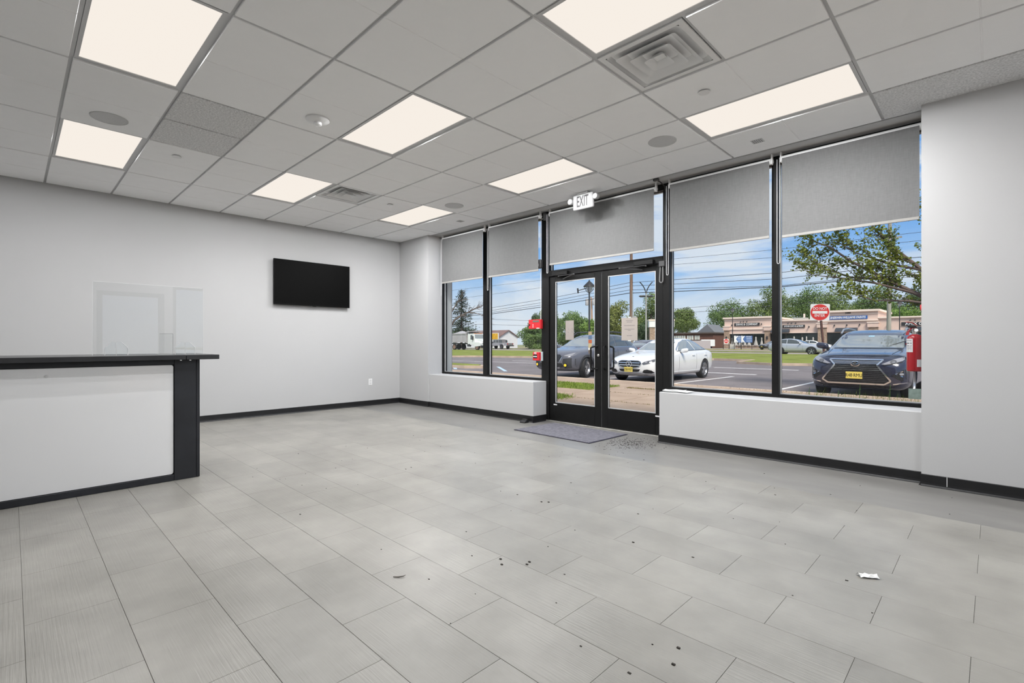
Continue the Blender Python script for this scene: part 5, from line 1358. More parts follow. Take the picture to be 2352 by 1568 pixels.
tb(-.95, .95, .0, .18, .52, .72, .03).build('bumper', m_under, t, local=True); tb(-.9, .9, 5.45, 5.6, .52, .72, .03).build('bumper', m_under, t, local=True)
for s in (-1, 1): tb(s * .62, s * .80, 5.44, 5.48, .85, 1.08, .01).build('tail_lamp', m_tail, t, local=True)
ty2, rm2, bd2, sp2 = wheel_parts(.42, .26, 5, None, 20)
for y in (.75, 4.0):
    for s in (-1, 1):
        o = link_mesh('wheel', ty2, m_tyre, t); o.location = (s * .84, y, .42); o.rotation_euler = (0, 0, PI if s < 0 else 0)
        link_mesh('hub', rm2, m_rimd, o)
# ---- white box van far back
t = thing('box_van', 'white box van parked by the brick building', 'van', (-46.3, 104.0, G - .05), R(-60))
tb(-1.1, 1.1, 1.8, 6.2, .8, 3.1, .04).build('cargo_box', m_cab, t, local=True)
MB().prism([(0, .6), (1.85, .6), (1.85, 2.3), (1.1, 2.3), (.6, 1.5), (0, 1.3)], 'x', -1.0, 1.0).build('cab', m_cab, t, local=True)
for s in (-1, 1): MB().prism([(.8, 1.45), (1.5, 1.45), (1.5, 2.1), (1.12, 2.1)], 'x', s * .995, s * 1.005).build('side_window', m_cgl, t, local=True)
for y in (.95, 5.0):
    for s in (-1, 1): o = link_mesh('wheel', ty, m_tyre, t); o.scale = (.8, .75, .75); o.location = (s * .92, y, .4)
t.scale = (.62, .62, .62)
# ------------------------------------------------------------------ buildings across the road
YF = 105.0
m_stuc = M('pink_tan_stucco', (.68, .52, .45), .9, spec=.1, var=.06, vscale=.4, bump=.2, bscale=12)
m_stucl = M('pale_cornice', (.80, .68, .60), .85, spec=.1)
m_brick = M('brown_brick_pier', (.34, .23, .165), .9, var=.35, vscale=3.0, stretch=(1, 1, 3.5), col2=(.48, .36, .27))
m_shopg = M('dark_shop_glass', (.020, .028, .028), .12, spec=.6)
m_sgn = M('black_sign_board', (.03, .03, .034), .5)
m_sgnw = M('white_sign_letter', (.80, .80, .80), .5)
m_blue = M('blue_sign_board', (.035, .12, .36), .4)
m_awn = M('dark_blue_awning', (.035, .045, .06), .6)
m_bronze = M('dark_bronze_frame', (.05, .04, .035), .5)
t = thing('strip_mall', 'pink tan strip of shops with signs across the road', 'building', (-24, YF, G))
def fa(n, m, x0, x1, z0, z1, y0=0.0, y1=1.0, par=None, label=None):
    return bx(x0, x1, YF + y0, YF + y1, z0, z1).build(n, m, par or t, label=label)
# three blocks with their parapets
fa('wall', m_stuc, -40.5, -31.4, 2.95, 6.05, 0, 14); fa('parapet_cornice', m_stucl, -40.75, -31.2, 6.0, 6.32, -.35, 14.2); fa('cornice_band', m_stucl, -40.6, -31.3, 5.62, 5.74, -.12, .1)
fa('ledge', m_stucl, -40.6, -31.4, 3.72, 3.98, -.3, .1)
fa('fascia', m_stuc, -39.4, -32.6, 2.95, 3.75, -.12, .2); fa('fascia_lip', m_stucl, -39.4, -32.6, 2.88, 3.0, -.2, .2)
fa('wall', m_stuc, -31.4, -23.4, 2.98, 5.30, .25, 14); fa('parapet_cornice', m_stucl, -31.4, -23.4, 5.22, 5.46, -.05, 14)
fa('wall', m_stuc, -23.4, -14.4, 2.98, 6.6, 0, 14); fa('parapet_cornice', m_stucl, -23.6, -14.1, 6.58, 6.92, -.4, 14.2); fa('cornice_band', m_stucl, -23.5, -14.3, 6.1, 6.2, -.12, .1)
fa('ledge', m_stucl, -23.4, -14.3, 4.92, 5.1, -.3, .1)
fa('wall', m_stuc, -14.4, 10, 2.98, 5.35, .25, 14); fa('parapet_cornice', m_stucl, -14.4, 10, 5.28, 5.52, -.05, 14)
fa('back_wall', m_stuc, -40.5, 10, -.2, 2.98, 4, 14)
fa('fascia_lip', m_stucl, -31.4, -23.4, 2.92, 3.02, .1, .4); fa('fascia_lip', m_stucl, -22.0, 10, 2.92, 3.02, .1, .4)
# brick piers with their capitals
for x0, x1, zt in ((-40.5, -39.4, 3.65), (-32.6, -31.6, 3.5), (-23.4, -22.0, 3.86), (-15.7, -14.4, 3.8)):
    fa('brick_pier', m_brick, x0, x1, -.2, zt, -.25, .4)
    fa('pier_base', m_stucl, x0 - .08, x1 + .08, .72, .86, -.32, .4)
    fa('pier_capital', m_stuc, x0 - .12, x1 + .12, zt - .02, zt + .75, -.42, .4)
    fa('pier_cap', m_stucl, x0 - .2, x1 + .2, zt + .72, zt + .90, -.5, .4)
# low brick sill walls and shop glass with its bars
for x0, x1 in ((-39.4, -32.6), (-31.6, -23.4), (-22.0, -15.7), (-14.4, 10)):
    fa('shop_glass', m_shopg, x0, x1, .5, 2.92, .3, .36)
    fa('stall_riser', m_brick, x0, x1, -.2, .46, .1, .6); fa('riser_cap', m_stucl, x0, x1, .44, .54, .02, .6)
    n = max(2, int((x1 - x0) / 2.2))
    for k in range(n + 1):
        xx = x0 + (x1 - x0) * k / n
        fa('window_bar', m_bronze, xx - .06, xx + .06, .5, 2.92, .22, .32)
    fa('window_head', m_bronze, x0, x1, 2.78, 2.92, .2, .32)
# signs
def sign(n, x0, x1, z0, z1, mat, txt, size, sx=1.0, y=-.14, shear=0, zc=None):
    s = fa(n, mat, x0, x1, z0, z1, y, y + .2)
    lettering(txt, size, ((x0 + x1) / 2, YF + y - .012, (z0 + z1) / 2 if zc is None else zc), m_sgnw, s, depth=.01, bold=.012, sx=sx, shear=shear)
    return s
sign('shop_sign', -38.45, -33.55, 4.48, 5.08, m_sgn, 'DIANE & COMPANY', .56, .83)
sign('shop_sign', -29.4, -25.6, 3.95, 4.48, m_sgn, 'EVENINGWEAR & PROM', .40, .75, y=.1)
sign('shop_sign', -21.75, -15.85, 5.27, 5.86, m_blue, 'SHERWIN-WILLIAMS PAINTS', .50, .84, shear=.22)
sign('shop_sign', -11.2, -6.6, 3.92, 4.52, m_sgn, 'APEX GLASS', .66, 1.0, y=.1)
lettering('3440', .42, (-18.75, YF - .03, 6.38), m_sgn, t, depth=.02, bold=.01)
# gooseneck lamps and wall lamps
for x, z, y in ((-37.1, 5.32, 0), (-36.55, 5.34, 0), (-35.9, 5.36, 0), (-28.4, 4.8, .25), (-27.8, 4.8, .25), (-27.1, 4.8, .25), (-10.0, 4.85, .25), (-9.4, 4.85, .25)):
    b = MB(); b.tube([(x, YF + y, z), (x, YF + y - .3, z + .16), (x, YF + y - .5, z + .08)], .03, 6); b.lathe([(.02, .08), (.09, 0), (.16, -.16)], (x, YF + y - .5, z), 'z', 10)
    b.build('gooseneck_lamp', m_sgn, t)
for x, z in ((-39.0, 4.7), (-33.2, 4.8), (-24.9, 4.05), (-20.8, 4.2), (-18.9, 4.22), (-17.0, 4.25), (-13.0, 4.25)):
    b = MB(); b.box(x - .08, x + .08, YF - .02, YF + .3, z - .05, z + .10); b.lathe([(.10, -.14), (.09, .1), (.03, .16)], (x, YF - .12, z), 'z', 8); b.build('wall_lamp', m_sgn, t)
for x in (-40.0, -32.1): fa('pier_lantern', m_sgn, x - .13, x + .13, 1.75, 2.35, -.42, -.24)
# awnings
for x0, x1, z0, z1, y in ((-31.4, -28.2, 3.1, 3.68, .25), (-20.6, -17.3, 3.05, 3.75, 0), (-10.6, -7.0, 3.05, 3.7, .25)):
    MB().prism([(YF + y, z0), (YF + y - 1.0, z0), (YF + y - .95, z0 + .15), (YF + y, z1)], 'x', x0, x1).build('awning', m_awn, t)
# rooftop unit
fa('rooftop_unit', M('rooftop_grey', (.42, .42, .40), .7), -28.0, -25.9, 5.46, 5.92, 2, 4); fa('vent_pipe', m_stucl, -26.55, -26.3, 5.46, 6.7, 3, 3.3)
# gowns in the bridal window, each on its stand
m_gown = M('white_gown', (.46, .44, .41), .8)
gown_me = MB().lathe([(.36, .0), (.30, .25), (.18, .70), (.10, .95), (.14, 1.15), (.12, 1.28), (.04, 1.36), (.0001, 1.40)], (0, 0, 0), 'z', 12).mesh('gown', True)
xs = [-38.9, -38.2, -37.3, -36.4, -35.6, -34.3, -33.2, -27.4, -26.0, -25.3, -24.2]
for k, x in enumerate(xs):
    w = ['at the left end of', 'second from the left in', 'third from the left in', 'fourth from the left in', 'right of the blue boards in', 'second from the right in', 'at the right end of', 'left in the second', 'in the middle of the second', 'right of the middle in the second', 'at the right end of the second'][k]
    o = link_mesh('gown', gown_me, m_gown); o.location = (x, YF + .05, .54); o.scale = (.9 + .15 * (k % 3), .55, 1.15 + .12 * (k % 2))
    set_tags(o, 'white gown %s bridal shop window' % w, 'dress', 'gowns in the bridal shop windows')

# ---- brick building with a garage, left of the shops
t = thing('brick_building', 'low dark red brick building with white window bands behind the sedan', 'building', (-52, 117, G))
def rot(b, par=t): return b
m_dbrick = M('dark_red_brick', (.16, .075, .060), .9, var=.25, vscale=2.5, stretch=(1, 1, 3))
bx(-57.5, -46.5, 114, 124, G, 3.25).build('wall', m_dbrick, t)
bx(-57.9, -46.2, 113.5, 124.3, 3.2, 3.5).build('roof_edge', M('dark_eave', (.10, .08, .075), .8), t)
m_wband = M('white_window_band', (.66, .66, .64), .6)
for x0, x1 in ((-56.2, -54.7), (-54.65, -53.2), (-52.8, -51.2), (-50.9, -49.7)):
    w = bx(x0, x1, 113.85, 114.05, 1.75, 2.75).build('window', m_wband, t)
    for k in range(1, 3): bx(x0 + (x1 - x0) * k / 3 - .03, x0 + (x1 - x0) * k / 3 + .03, 113.80, 113.9, 1.75, 2.75).build('window_bar', m_bronze, w)
bx(-53.6, -50.6, 113.85, 114.05, .0, 1.55).build('garage_door', M('pale_garage_door', (.55, .54, .50), .7), t)
MB().prism([(-50.8, 3.5), (-46.6, 3.5), (-48.4, 5.4)], 'y', 115, 122).build('gable_roof', M('slate_roof', (.16, .17, .19), .8), t)
bx(-45.8, -40.6, 98.0, 98.15, G, 1.5).build('site_fence', M('pinkish_fence', (.52, .47, .47), .8), label='pale fence beside the strip of shops', cat='fence')

# ---- white gabled house behind the pickup
t = thing('white_house', 'white gabled house with a brown roof behind the pickup', 'building', (-78, 77, G))
m_siding = M('white_siding', (.74, .75, .77), .7, var=.04, vscale=1)
m_broof = M('brown_shingle_roof', (.20, .125, .115), .85, var=.15, vscale=1.5)
# gable end faces the road along +x
hx, hy = -76.2, 76.5
MB().prism([(hy - 2.9, G), (hy + 2.9, G), (hy + 2.9, 2.3), (hy, 3.72), (hy - 2.9, 2.3)], 'x', hx - 16, hx).build('wall', m_siding, t)
for s in (-1, 1):
    MB().prism([(hy + s * 3.2, 2.12), (hy, 3.70), (hy, 3.86), (hy + s * 3.25, 2.28)], 'x', hx - 16.3, hx + .25).build('roof_slope', m_broof, t)
bx(hx - 7.5, hx - 7.35, hy - .6, hy - .45, 3.4, 4.5).build('chimney_pipe', m_bronze, t)
bx(hx - 6.4, hx - 4.9, hy - 3.0, hy - 2.85, G, 1.9).build('door', M('brown_door', (.22, .09, .05), .6), t)
for k in range(3): bx(hx - 3.6 + k * .9, hx - 3.1 + k * .9, hy - 3.0, hy - 2.88, .8, 1.7).build('window', m_cgl, t)
bx(hx - 9.2, hx - 7.2, hy - 3.0, hy - 2.88, .7, 1.8).build('window', m_cgl, t)
bx(hx - 1.3, hx - 1.15, hy - 2.96, hy - 2.85, .2, 2.2).build('downpipe', m_trim, t)
t = thing('roadside_sign', 'orange yellow sign panel on a post in front of the house', 'sign', (-72.5, 69, G))
bx(-73.55, -71.75, 69.0, 69.2, 1.75, 2.95).build('panel', M('orange_yellow_panel', (.85, .42, .02), .5, var=.3, vscale=3, col2=(.90, .55, .06)), t)
bx(-73.7, -71.6, 69.02, 69.15, 1.65, 3.05).build('surround', m_siding, t)
for x in (-73.4, -71.95): bx(x - .08, x + .08, 69.0, 69.2, G, 1.7).build('post', m_siding, t)

# ---- pylon sign seen through the right door
t = thing('pylon_sign', 'brick pylon sign with a white top and dark name strips', 'sign', (-30.2, 57.6, G))
m4 = Matrix.Translation((-30.2, 57.6, 0)) @ Matrix.Rotation(R(38), 4, 'Z')
MB().box(-1.3, 1.6, 0, .9, G, 3.05).xf(m4).build('brick_base', m_brick, t)
MB().box(-1.4, 1.7, -.1, 1.0, 3.05, 3.85).xf(m4).build('top_panel', m_sgnw, t)
MB().box(-1.45, 1.75, -.15, 1.05, 3.85, 4.05).xf(m4).build('top_cap', m_stucl, t)
for k in range(5): MB().box(-.45, 1.55, -.06, .02, 2.5 - k * .44, 2.86 - k * .44).xf(m4).build('name_strip', m_sgn, t)
lt = lettering('Sa', .55, (0, 0, 0), m_sgn, t, depth=.01); lt.location = m4 @ Vector((.35, -.115, 3.42)) - wloc(t); lt.rotation_euler = (0, 0, R(38))

# ------------------------------------------------------------------ street furniture
m_woodp = M('brown_utility_pole', (.20, .125, .095), .9, var=.3, vscale=2, stretch=(3, 3, .4), bump=.4, bscale=20)
m_greyp = M('weathered_grey_pole', (.33, .31, .29), .9, var=.2, vscale=2, stretch=(3, 3, .4))
m_iron = M('black_lamp_iron', (.025, .025, .028), .5)
m_steel = M('grey_galvanised', (.42, .41, .40), .5, metal=.3)
m_insul = M('grey_transformer', (.40, .40, .42), .5)
t = thing('utility_pole', 'brown wooden utility pole seen through the right door', 'pole', (-27.42, 45.95, G))
MB().cyl((-27.42, 45.95, G), (-27.42, 45.95, 11.8), .20, .14, 14).build('shaft', m_woodp, t, smooth=True)
MB().cyl((-27.22, 45.80, .2), (-27.22, 45.80, 6.6), .035, n=8).build('conduit', m_steel, t)
bx(-27.15, -26.80, 45.75, 46.0, 2.0, 3.9, .03).build('equipment_box', m_insul, t)
for z in (9.2, 8.4): MB().box(-28.6, -26.2, 45.86, 45.98, z, z + .12).build('crossarm', m_woodp, t)
for x in (-28.4, -26.5, -25.9):
    MB().lathe([(.03, 0), (.05, .05), (.03, .1), (.05, .15), (.02, .2)], (x if x > -28.5 and x < -26.3 else -26.35, 45.92, 9.32), 'z', 8).build('insulator', m_iron, t)
t = thing('utility_pole', 'grey weathered utility pole behind the leafy tree at the right', 'pole', (-5.7, 46.3, G))
MB().cyl((-5.7, 46.3, G), (-5.62, 46.35, 10.6), .155, .12, 14).build('shaft', m_greyp, t, smooth=True)
MB().box(-6.5, -4.9, 46.24, 46.36, 8.9, 9.02).build('crossarm', m_greyp, t)
t = thing('utility_pole', 'far wooden pole with two transformers behind the lantern post', 'pole', (-52.6, 74.5, G))
MB().cyl((-52.5, 74.5, G), (-52.75, 74.5, 9.4), .26, .17, 12).build('shaft', M('tan_pole', (.42, .29, .22), .9), t, smooth=True)
for x in (-53.6, -52.1):
    MB().lathe([(.0001, 7.9), (.30, 7.95), (.33, 8.1), (.33, 9.0), (.25, 9.1), (.06, 9.15), (.06, 9.4), (.0001, 9.4)], (x, 74.35, 0), 'z', 14).build('transformer', m_insul, t, smooth=True)

# overhead lines, each its own
LINES = [('top', [(-80, 5.4), (-48.8, 5.85), (-37.7, 6.56), (-27.6, 7.45), (-24.5, 7.37), (-13, 7.07), (-5.7, 7.3), (20, 6.9)], 'uppermost of the four low power lines passing the brown pole'),
         ('b', [(-80, 5.0), (-48.8, 5.49), (-37.7, 6.17), (-27.6, 7.10), (-22.9, 6.9), (-13, 6.55), (-5.7, 6.8), (20, 6.4)], 'second of the four low power lines passing the brown pole'),
         ('c', [(-80, 4.75), (-48.8, 5.22), (-37.7, 5.88), (-27.6, 6.68), (-22.9, 6.43), (-13, 5.95), (-5.7, 6.2), (20, 5.9)], 'third of the four low power lines passing the brown pole'),
         ('d', [(-80, 4.5), (-48.8, 5.02), (-37.7, 5.62), (-27.6, 6.36), (-22.9, 6.17), (-13, 5.86), (-5.7, 6.05), (20, 5.7)], 'lowest and thickest of the power lines passing the brown pole'),
         ('e', [(-90, 9.1), (-58, 8.87), (-40.3, 8.81), (-27.4, 9.5), (-22.9, 9.4), (-13, 9.07), (-5.7, 9.1), (20, 8.8)], 'highest thin power line seen across all the windows'),
         ('f', [(-90, 7.7), (-58, 7.5), (-40.3, 7.89), (-27.4, 8.95), (-22.9, 8.85), (-13, 8.4), (-5.7, 8.5), (20, 8.2)], 'second highest thin power line seen across all the windows')]
m_wire = M('black_wire', (.03, .03, .035), .6)
def smooth_pts(pts, n=6):
    out = []
    for i in range(len(pts) - 1):
        p0, p1, p2, p3 = pts[max(i - 1, 0)], pts[i], pts[i + 1], pts[min(i + 2, len(pts) - 1)]
        for k in range(n):
            u = k / n
            z = p1[1] + (p2[1] - p1[1]) * u
            out.append((p1[0] + (p2[0] - p1[0]) * u, z))
    return out + [pts[-1]]
for k, (nm, P, l) in enumerate(LINES):
    MB().tube([(x, 45.9 + .02 * k, z) for x, z in smooth_pts(P, 2)], .036 if nm == 'd' else (.022 if nm in 'topbc' else .014), 6).build('power_line', m_wire, label=l, cat='power line', group='overhead power lines')
for k, (z0, z1, l) in enumerate(((6.5, 5.7, 'higher far power line above the white house'), (5.25, 4.65, 'lower far power line above the white house'))):
    MB().tube([(-110, 75, z0 + .6), (-84, 75, z0), (-70, 75, z1), (-61, 75, z1 - .25)], .03, 6).build('power_line', m_wire, label=l, cat='power line', group='overhead power lines')
for k, (z, l) in enumerate(((8.2, 'upper power line in front of the trees behind the bridal shop'), (7.2, 'lower power line in front of the trees behind the bridal shop'))):
    MB().tube([(-58, 100, z), (-40, 100, z + .35), (-20, 100, z + 1.2), (5, 100, z + 1.6)], .035, 6).build('power_line', m_wire, label=l, cat='power line', group='overhead power lines')

def lantern(x, y, h, s, label, base=False):
    t = thing('lamp_post', label, 'lamp post', (x, y, G), group='black lantern posts')
    MB().cyl((x, y, G), (x, y, h - .75 * s), .075, .055, 12).build('pole', m_iron, t, smooth=True)
    MB().lathe([(.0001, h), (.05 * s, h - .02 * s), (.06 * s, h - .10 * s), (.12 * s, h - .14 * s), (.44 * s, h - .46 * s), (.47 * s, h - .52 * s), (.40 * s, h - .53 * s)], (x, y, 0), 'z', 16).build('hood', m_iron, t, smooth=30)
    MB().lathe([(.30 * s, h - .53 * s), (.20 * s, h - .80 * s), (.10 * s, h - .95 * s), (.0001, h - .96 * s)], (x, y, 0), 'z', 12).build('globe', M('frosted_globe', (.55, .57, .6), .4), t, smooth=True)
    for k in range(4):
        a = k * PI / 2 + .4
        MB().tube([(x + .40 * s * math.cos(a), y + .40 * s * math.sin(a), h - .52 * s), (x + .24 * s * math.cos(a), y + .24 * s * math.sin(a), h - .85 * s), (x + .06 * math.cos(a), y + .06 * math.sin(a), h - 1.0 * s)], .02, 5).build('cage_bar', m_iron, t)
    if base: bx(x - .35, x + .35, y - .35, y + .35, G, .75, .05).build('footing', M('pale_footing', (.62, .60, .57), .8), t)
    return t
t = lantern(-22.35, 31.3, 5.95, 1.0, 'tall black lantern post seen through the left door')
q = Vector((math.cos(TH), math.sin(TH), 0))
MB().tube([tuple(Vector((-22.35, 31.3, 5.35)) - q * .05), tuple(Vector((-22.35, 31.3, 5.12)) - q * .9)], .035, 6).build('camera_arm', m_iron, t)
MB().cyl(tuple(Vector((-22.35, 31.3, 4.92)) - q * .86), tuple(Vector((-22.35, 31.3, 5.3)) - q * .9), .06, n=8).build('camera_head', m_iron, t)
lantern(-32.7, 88.4, 7.2, .85, 'black lantern post on a white footing before the bridal shop', True)
lantern(-10.2, 93.7, 7.45, .95, 'black lantern post at the right, behind the fire extinguisher')
t = thing('double_street_lamp', 'grey street lamp with two curved arms seen through the right door', 'lamp post', (-30.3, 54.3, G))
MB().cyl((-30.35, 54.28, G), (-30.35, 54.28, 7.3), .11, .08, 12).build('pole', m_steel, t, smooth=True)
for s in (-1, 1):
    b = MB(); P = []
    for k in range(8):
        u = k / 7; P.append(tuple(Vector((-30.35, 54.28, 6.6 + 1.9 * u ** .8)) + q * (s * .78 * u ** 2.0)))
    MB().tube(P, .06, 7).build('arm', m_iron, t, smooth=True)
    e = Vector((-30.35, 54.28, 6.75)) + q * (s * .45)
    MB().tube([tuple(e - q * .42), tuple(e - q * .25), tuple(e + q * .25), tuple(e + q * .42)], [.04, .13, .13, .04], 8).build('luminaire', m_iron, t, smooth=True)

# ---- DO NOT ENTER sign
t = thing('do_not_enter_sign', 'white square sign with a red DO NOT ENTER disc on a brown post', 'sign', (-5.7, 26.05, G))
m4 = Matrix.Translation((-5.73, 26.04, 2.51)) @ Matrix.Rotation(R(12), 4, 'Z') @ Matrix.Rotation(R(2), 4, 'Y')
def place(o):  # local xz-plane drawing, facing -y
    o.matrix_local = Matrix.Translation(-wloc(t)) @ m4
    return o
place(link_mesh('board', MB().prism(rrect(-.38, .38, -.38, .38, .05), 'y', 0, .01).mesh('board'), M('white_sign_sheet', (.70, .70, .68), .5), t))
place(link_mesh('disc', MB().prism([(.365 * math.cos(k * PI / 20), .365 * math.sin(k * PI / 20)) for k in range(40)], 'y', -.006, 0).mesh('disc'), M('sign_red', (.58, .030, .025), .45), t))
place(link_mesh('bar', MB().prism(rrect(-.29, .29, -.06, .06, .008), 'y', -.010, -.006).mesh('bar'), M('white_sign_sheet', (.70, .70, .68), .5), t))
for s, z in (('DO NOT', .165), ('ENTER', -.155)):
    me = text_mesh(s, .17, .002, 'CENTER', .002, .80); o = link_mesh('lettering', me, M('white_sign_sheet', (.70, .70, .68), .5), t)
    o.matrix_local = Matrix.Translation(-wloc(t)) @ m4 @ Matrix.Translation((0, -.009, z))
MB().tube([(-5.72, 26.09, 2.45), (-5.60, 26.14, .8), (-5.54, 26.16, G)], .05, 4).build('post', M('brown_sign_post', (.10, .045, .035), .6), t)
# ---- FOR SALE boards and the small octagonal sign by the far road
for x0, x1, yy, l in ((-31.75, -30.85, 86.9, 'narrow blue FOR SALE board left of its twin'), (-30.9, -29.45, 87.9, 'wide blue FOR SALE board before the bridal shop')):
    t = thing('sale_board', l, 'sign', ((x0 + x1) / 2, yy, G), group='blue sale boards before the bridal shop')
    m5 = Matrix.Translation(((x0 + x1) / 2, yy, 1.68)) @ Matrix.Rotation(R(30), 4, 'Z'); w = (x1 - x0) / 2 * 1.25
    MB().box(-w, w, 0, .06, -.58, .58).xf(m5).build('panel', M('blue_sale_panel', (.06, .13, .33), .5), t)
    MB().box(-w, -w + .28, -.012, 0, -.58, .58).xf(m5).build('white_edge', m_sgnw, t)
    for s in (-1, 1): MB().prism([(-w + .30, 0), (-w + .62, s * .52), (-w + .42, s * .56), (-w + .12, .02 * s)], 'y', -.02, -.005).xf(m5).build('arrow_mark', m_sgnw, t)
    for s in (-1, 1): MB().box(s * w * .92 - .05, s * w * .92 + .05, .02, .1, -1.95, -.5).xf(m5).build('post', m_bronze, t)
    for tx, z, sz in (('FOR SALE', .40, .30), ('Retail', .12, .22), ('1.2 Acres', -.14, .16), ('732 555 0100', -.36, .16)):
        if tx in ('1.2 Acres', '732 555 0100', 'Retail'): 
            MB().box(-w * .05, w * .85, -.012, 0, z - sz * .25, z + sz * .2).xf(m5).build('text_band', M('pale_blue_print', (.45, .55, .70), .6), t); continue
        o = link_mesh('lettering', text_mesh(tx, sz, .002, 'CENTER', .004, .62 if w > .7 else .45), m_sgnw, t); o.matrix_local = Matrix.Translation(-wloc(t)) @ m5 @ Matrix.Translation((w * .35, -.012, z))
t = thing('octagon_sign', 'small red octagonal road sign between two dark posts', 'sign', (-32.7, 85.6, G))
m5 = Matrix.Translation((-32.72, 85.59, 1.35)) @ Matrix.Rotation(R(30), 4, 'Z')
MB().box(-.38, .38, 0, .03, -.38, .38).xf(m5).build('board', m_sgnw, t)
MB().prism([(.36 * math.cos(PI / 8 + k * PI / 4), .36 * math.sin(PI / 8 + k * PI / 4)) for k in range(8)], 'y', -.012, 0).xf(m5).build('octagon', M('sign_red', (.58, .03, .025), .45), t)
MB().box(-.25, .25, -.02, -.012, -.06, .06).xf(m5).build('bar', m_sgnw, t)
for s in (-1, 1): MB().box(s * .45 - .05, s * .45 + .05, .0, .1, -1.55, -.35).xf(m5).build('post', m_bronze, t)
bx(-33.3, -33.2, 47.9, 48.0, G, 1.0).build('marker_stake', m_siding, label='small white marker stake on the grass in front of the dump truck', cat='stake')
# ------------------------------------------------------------------ trees
import numpy as np
nr = np.random.default_rng(11)
m_bark = M('grey_brown_bark', (.115, .085, .075), .9, var=.3, vscale=6, bump=.6, bscale=25)
m_dead = M('pale_dead_bark', (.20, .165, .145), .9, var=.25, vscale=6)
def leafmat(nm, c, c2): return M(nm, c, .65, var=.0001, vscale=.9, col2=c2, translucent=.28, detail=6, spec=.3)
LM = {'maple': leafmat('maple_leaves', (.10, .16, .045), (.26, .33, .10)),
      'mid': leafmat('mid_green_leaves', (.085, .16, .05), (.22, .32, .10)),
      'dark': leafmat('dark_leaves', (.055, .10, .05), (.13, .19, .085)),
      'olive': leafmat('olive_leaves', (.13, .16, .045), (.30, .33, .10)),
      'bright': leafmat('bright_leaves', (.13, .23, .05), (.28, .40, .10)),
      'spruce': leafmat('spruce_needles', (.035, .06, .04), (.085, .11, .07))}
def quads(C, N, size, asp=1.0):
    """leaf cards at centres C, facing roughly N"""
    n = len(C)
    N = N + nr.normal(0, .55, (n, 3)); N /= np.linalg.norm(N, axis=1)[:, None] + 1e-9
    A = np.cross(N, nr.normal(0, 1, (n, 3))); A /= np.linalg.norm(A, axis=1)[:, None] + 1e-9
    B = np.cross(N, A)
    s = size * nr.uniform(.55, 1.25, (n, 1))
    V = np.stack([C - A * s, C - B * s * .55 * asp, C + A * s, C + B * s * .55 * asp], 1)   # a pointed leaf spray
    return V.reshape(-1, 3)
def card_mesh(name, V):
    n = len(V) // 4; me = bpy.data.meshes.new(name)
    me.vertices.add(len(V)); me.vertices.foreach_set('co', V.astype(np.float32).ravel())
    me.loops.add(n * 4); me.loops.foreach_set('vertex_index', np.arange(n * 4, dtype=np.int32))
    me.polygons.add(n); me.polygons.foreach_set('loop_start', np.arange(0, n * 4, 4, dtype=np.int32))
    me.update(calc_edges=True); return me
def tree(x, y, h, w, label, kind='maple', n=3200, z0=.18, leaf=.34, name='broadleaf_tree', lumps=26, tall=1.0):
    t = thing(name, label, 'tree', (x, y, G), group='trees beyond the road')
    MB().tube([(x, y, G), (x + .1, y, h * .3), (x - .1, y, h * .7)], [w * .045 + .08, w * .035 + .05, .05], 8).build('trunk', m_bark, t)
    zb = h * z0 - (h * .12 if name == 'leafy_bush' else 0); cz = (zb + h) / 2; hz = (h - zb) / 2
    Vs = []
    for k in range(lumps):
        u = nr.normal(0, 1, 3); u /= np.linalg.norm(u)
        rr = nr.uniform(.35, .80)
        sh = 1 - .35 * max(0, u[2]) if tall <= 1 else 1 - .55 * max(0, u[2])
        c = np.array([x + u[0] * w / 2 * rr * sh, y + u[1] * w / 2 * rr * sh, cz + u[2] * hz * rr])
        lr = np.array([w * .19, w * .19, hz * .30]) * nr.uniform(.7, 1.2)
        m = int(n * 2.6) // lumps
        d = nr.normal(0, 1, (m, 3)); d /= np.linalg.norm(d, axis=1)[:, None]
        C = c + d * lr * nr.uniform(.55, 1.08, (m, 1))
        Vs.append(quads(C, d, leaf * .62))
    me = card_mesh('crown', np.concatenate(Vs) - np.array([x, y, G]))
    link_mesh('crown', me, LM[kind], t)
    return t
tree(-61.5, 132.0, 12.2, 9.5, 'green maple above the low brick building', 'maple', 4200, .08)
tree(-52.0, 138.0, 13.2, 13.5, 'broad maple left of the bridal shop roof', 'mid', 5200, .12, lumps=34)
tree(-43.6, 143.0, 16.4, 14.0, 'tallest maple behind the bridal shop', 'maple', 5600, .1, lumps=34)
tree(-36.5, 150.5, 17.0, 14.0, 'tall green tree behind the evening wear shop', 'mid', 5600, .1, lumps=34)
tree(-29.0, 147.0, 15.8, 13.0, 'green tree behind the DO NOT ENTER sign', 'maple', 4600, .1, lumps=34)
tree(-21.5, 153.0, 15.6, 14.0, 'dark tree behind the paint shop', 'mid', 5200, .1)
tree(-13.0, 158.0, 15.2, 15.0, 'dark tree behind the grey pole', 'dark', 5200, .1)
tree(-5.0, 160.0, 14.6, 14.0, 'dark tree at the right edge behind the shops', 'dark', 4600, .1)
tree(-25.0, 134.0, 9.0, 11.0, 'bright green bush above the paint shop roof', 'bright', 3600, .0, name='leafy_bush')
tree(-13.5, 136.0, 9.0, 13.0, 'bright green hedge above the roof at the right', 'bright', 4200, .0, name='leafy_bush')
tree(-4.0, 138.0, 8.8, 12.0, 'bright green hedge behind the fire extinguisher', 'bright', 3400, .0, name='leafy_bush')
tree(-41.8, 65.0, 8.1, 6.4, 'olive green tree left of the brown utility pole', 'olive', 4200, .05, .24)
tree(-37.0, 66.5, 4.6, 7.0, 'dark shrub under the trees behind the door notice', 'dark', 2600, .0, .24, name='leafy_bush')
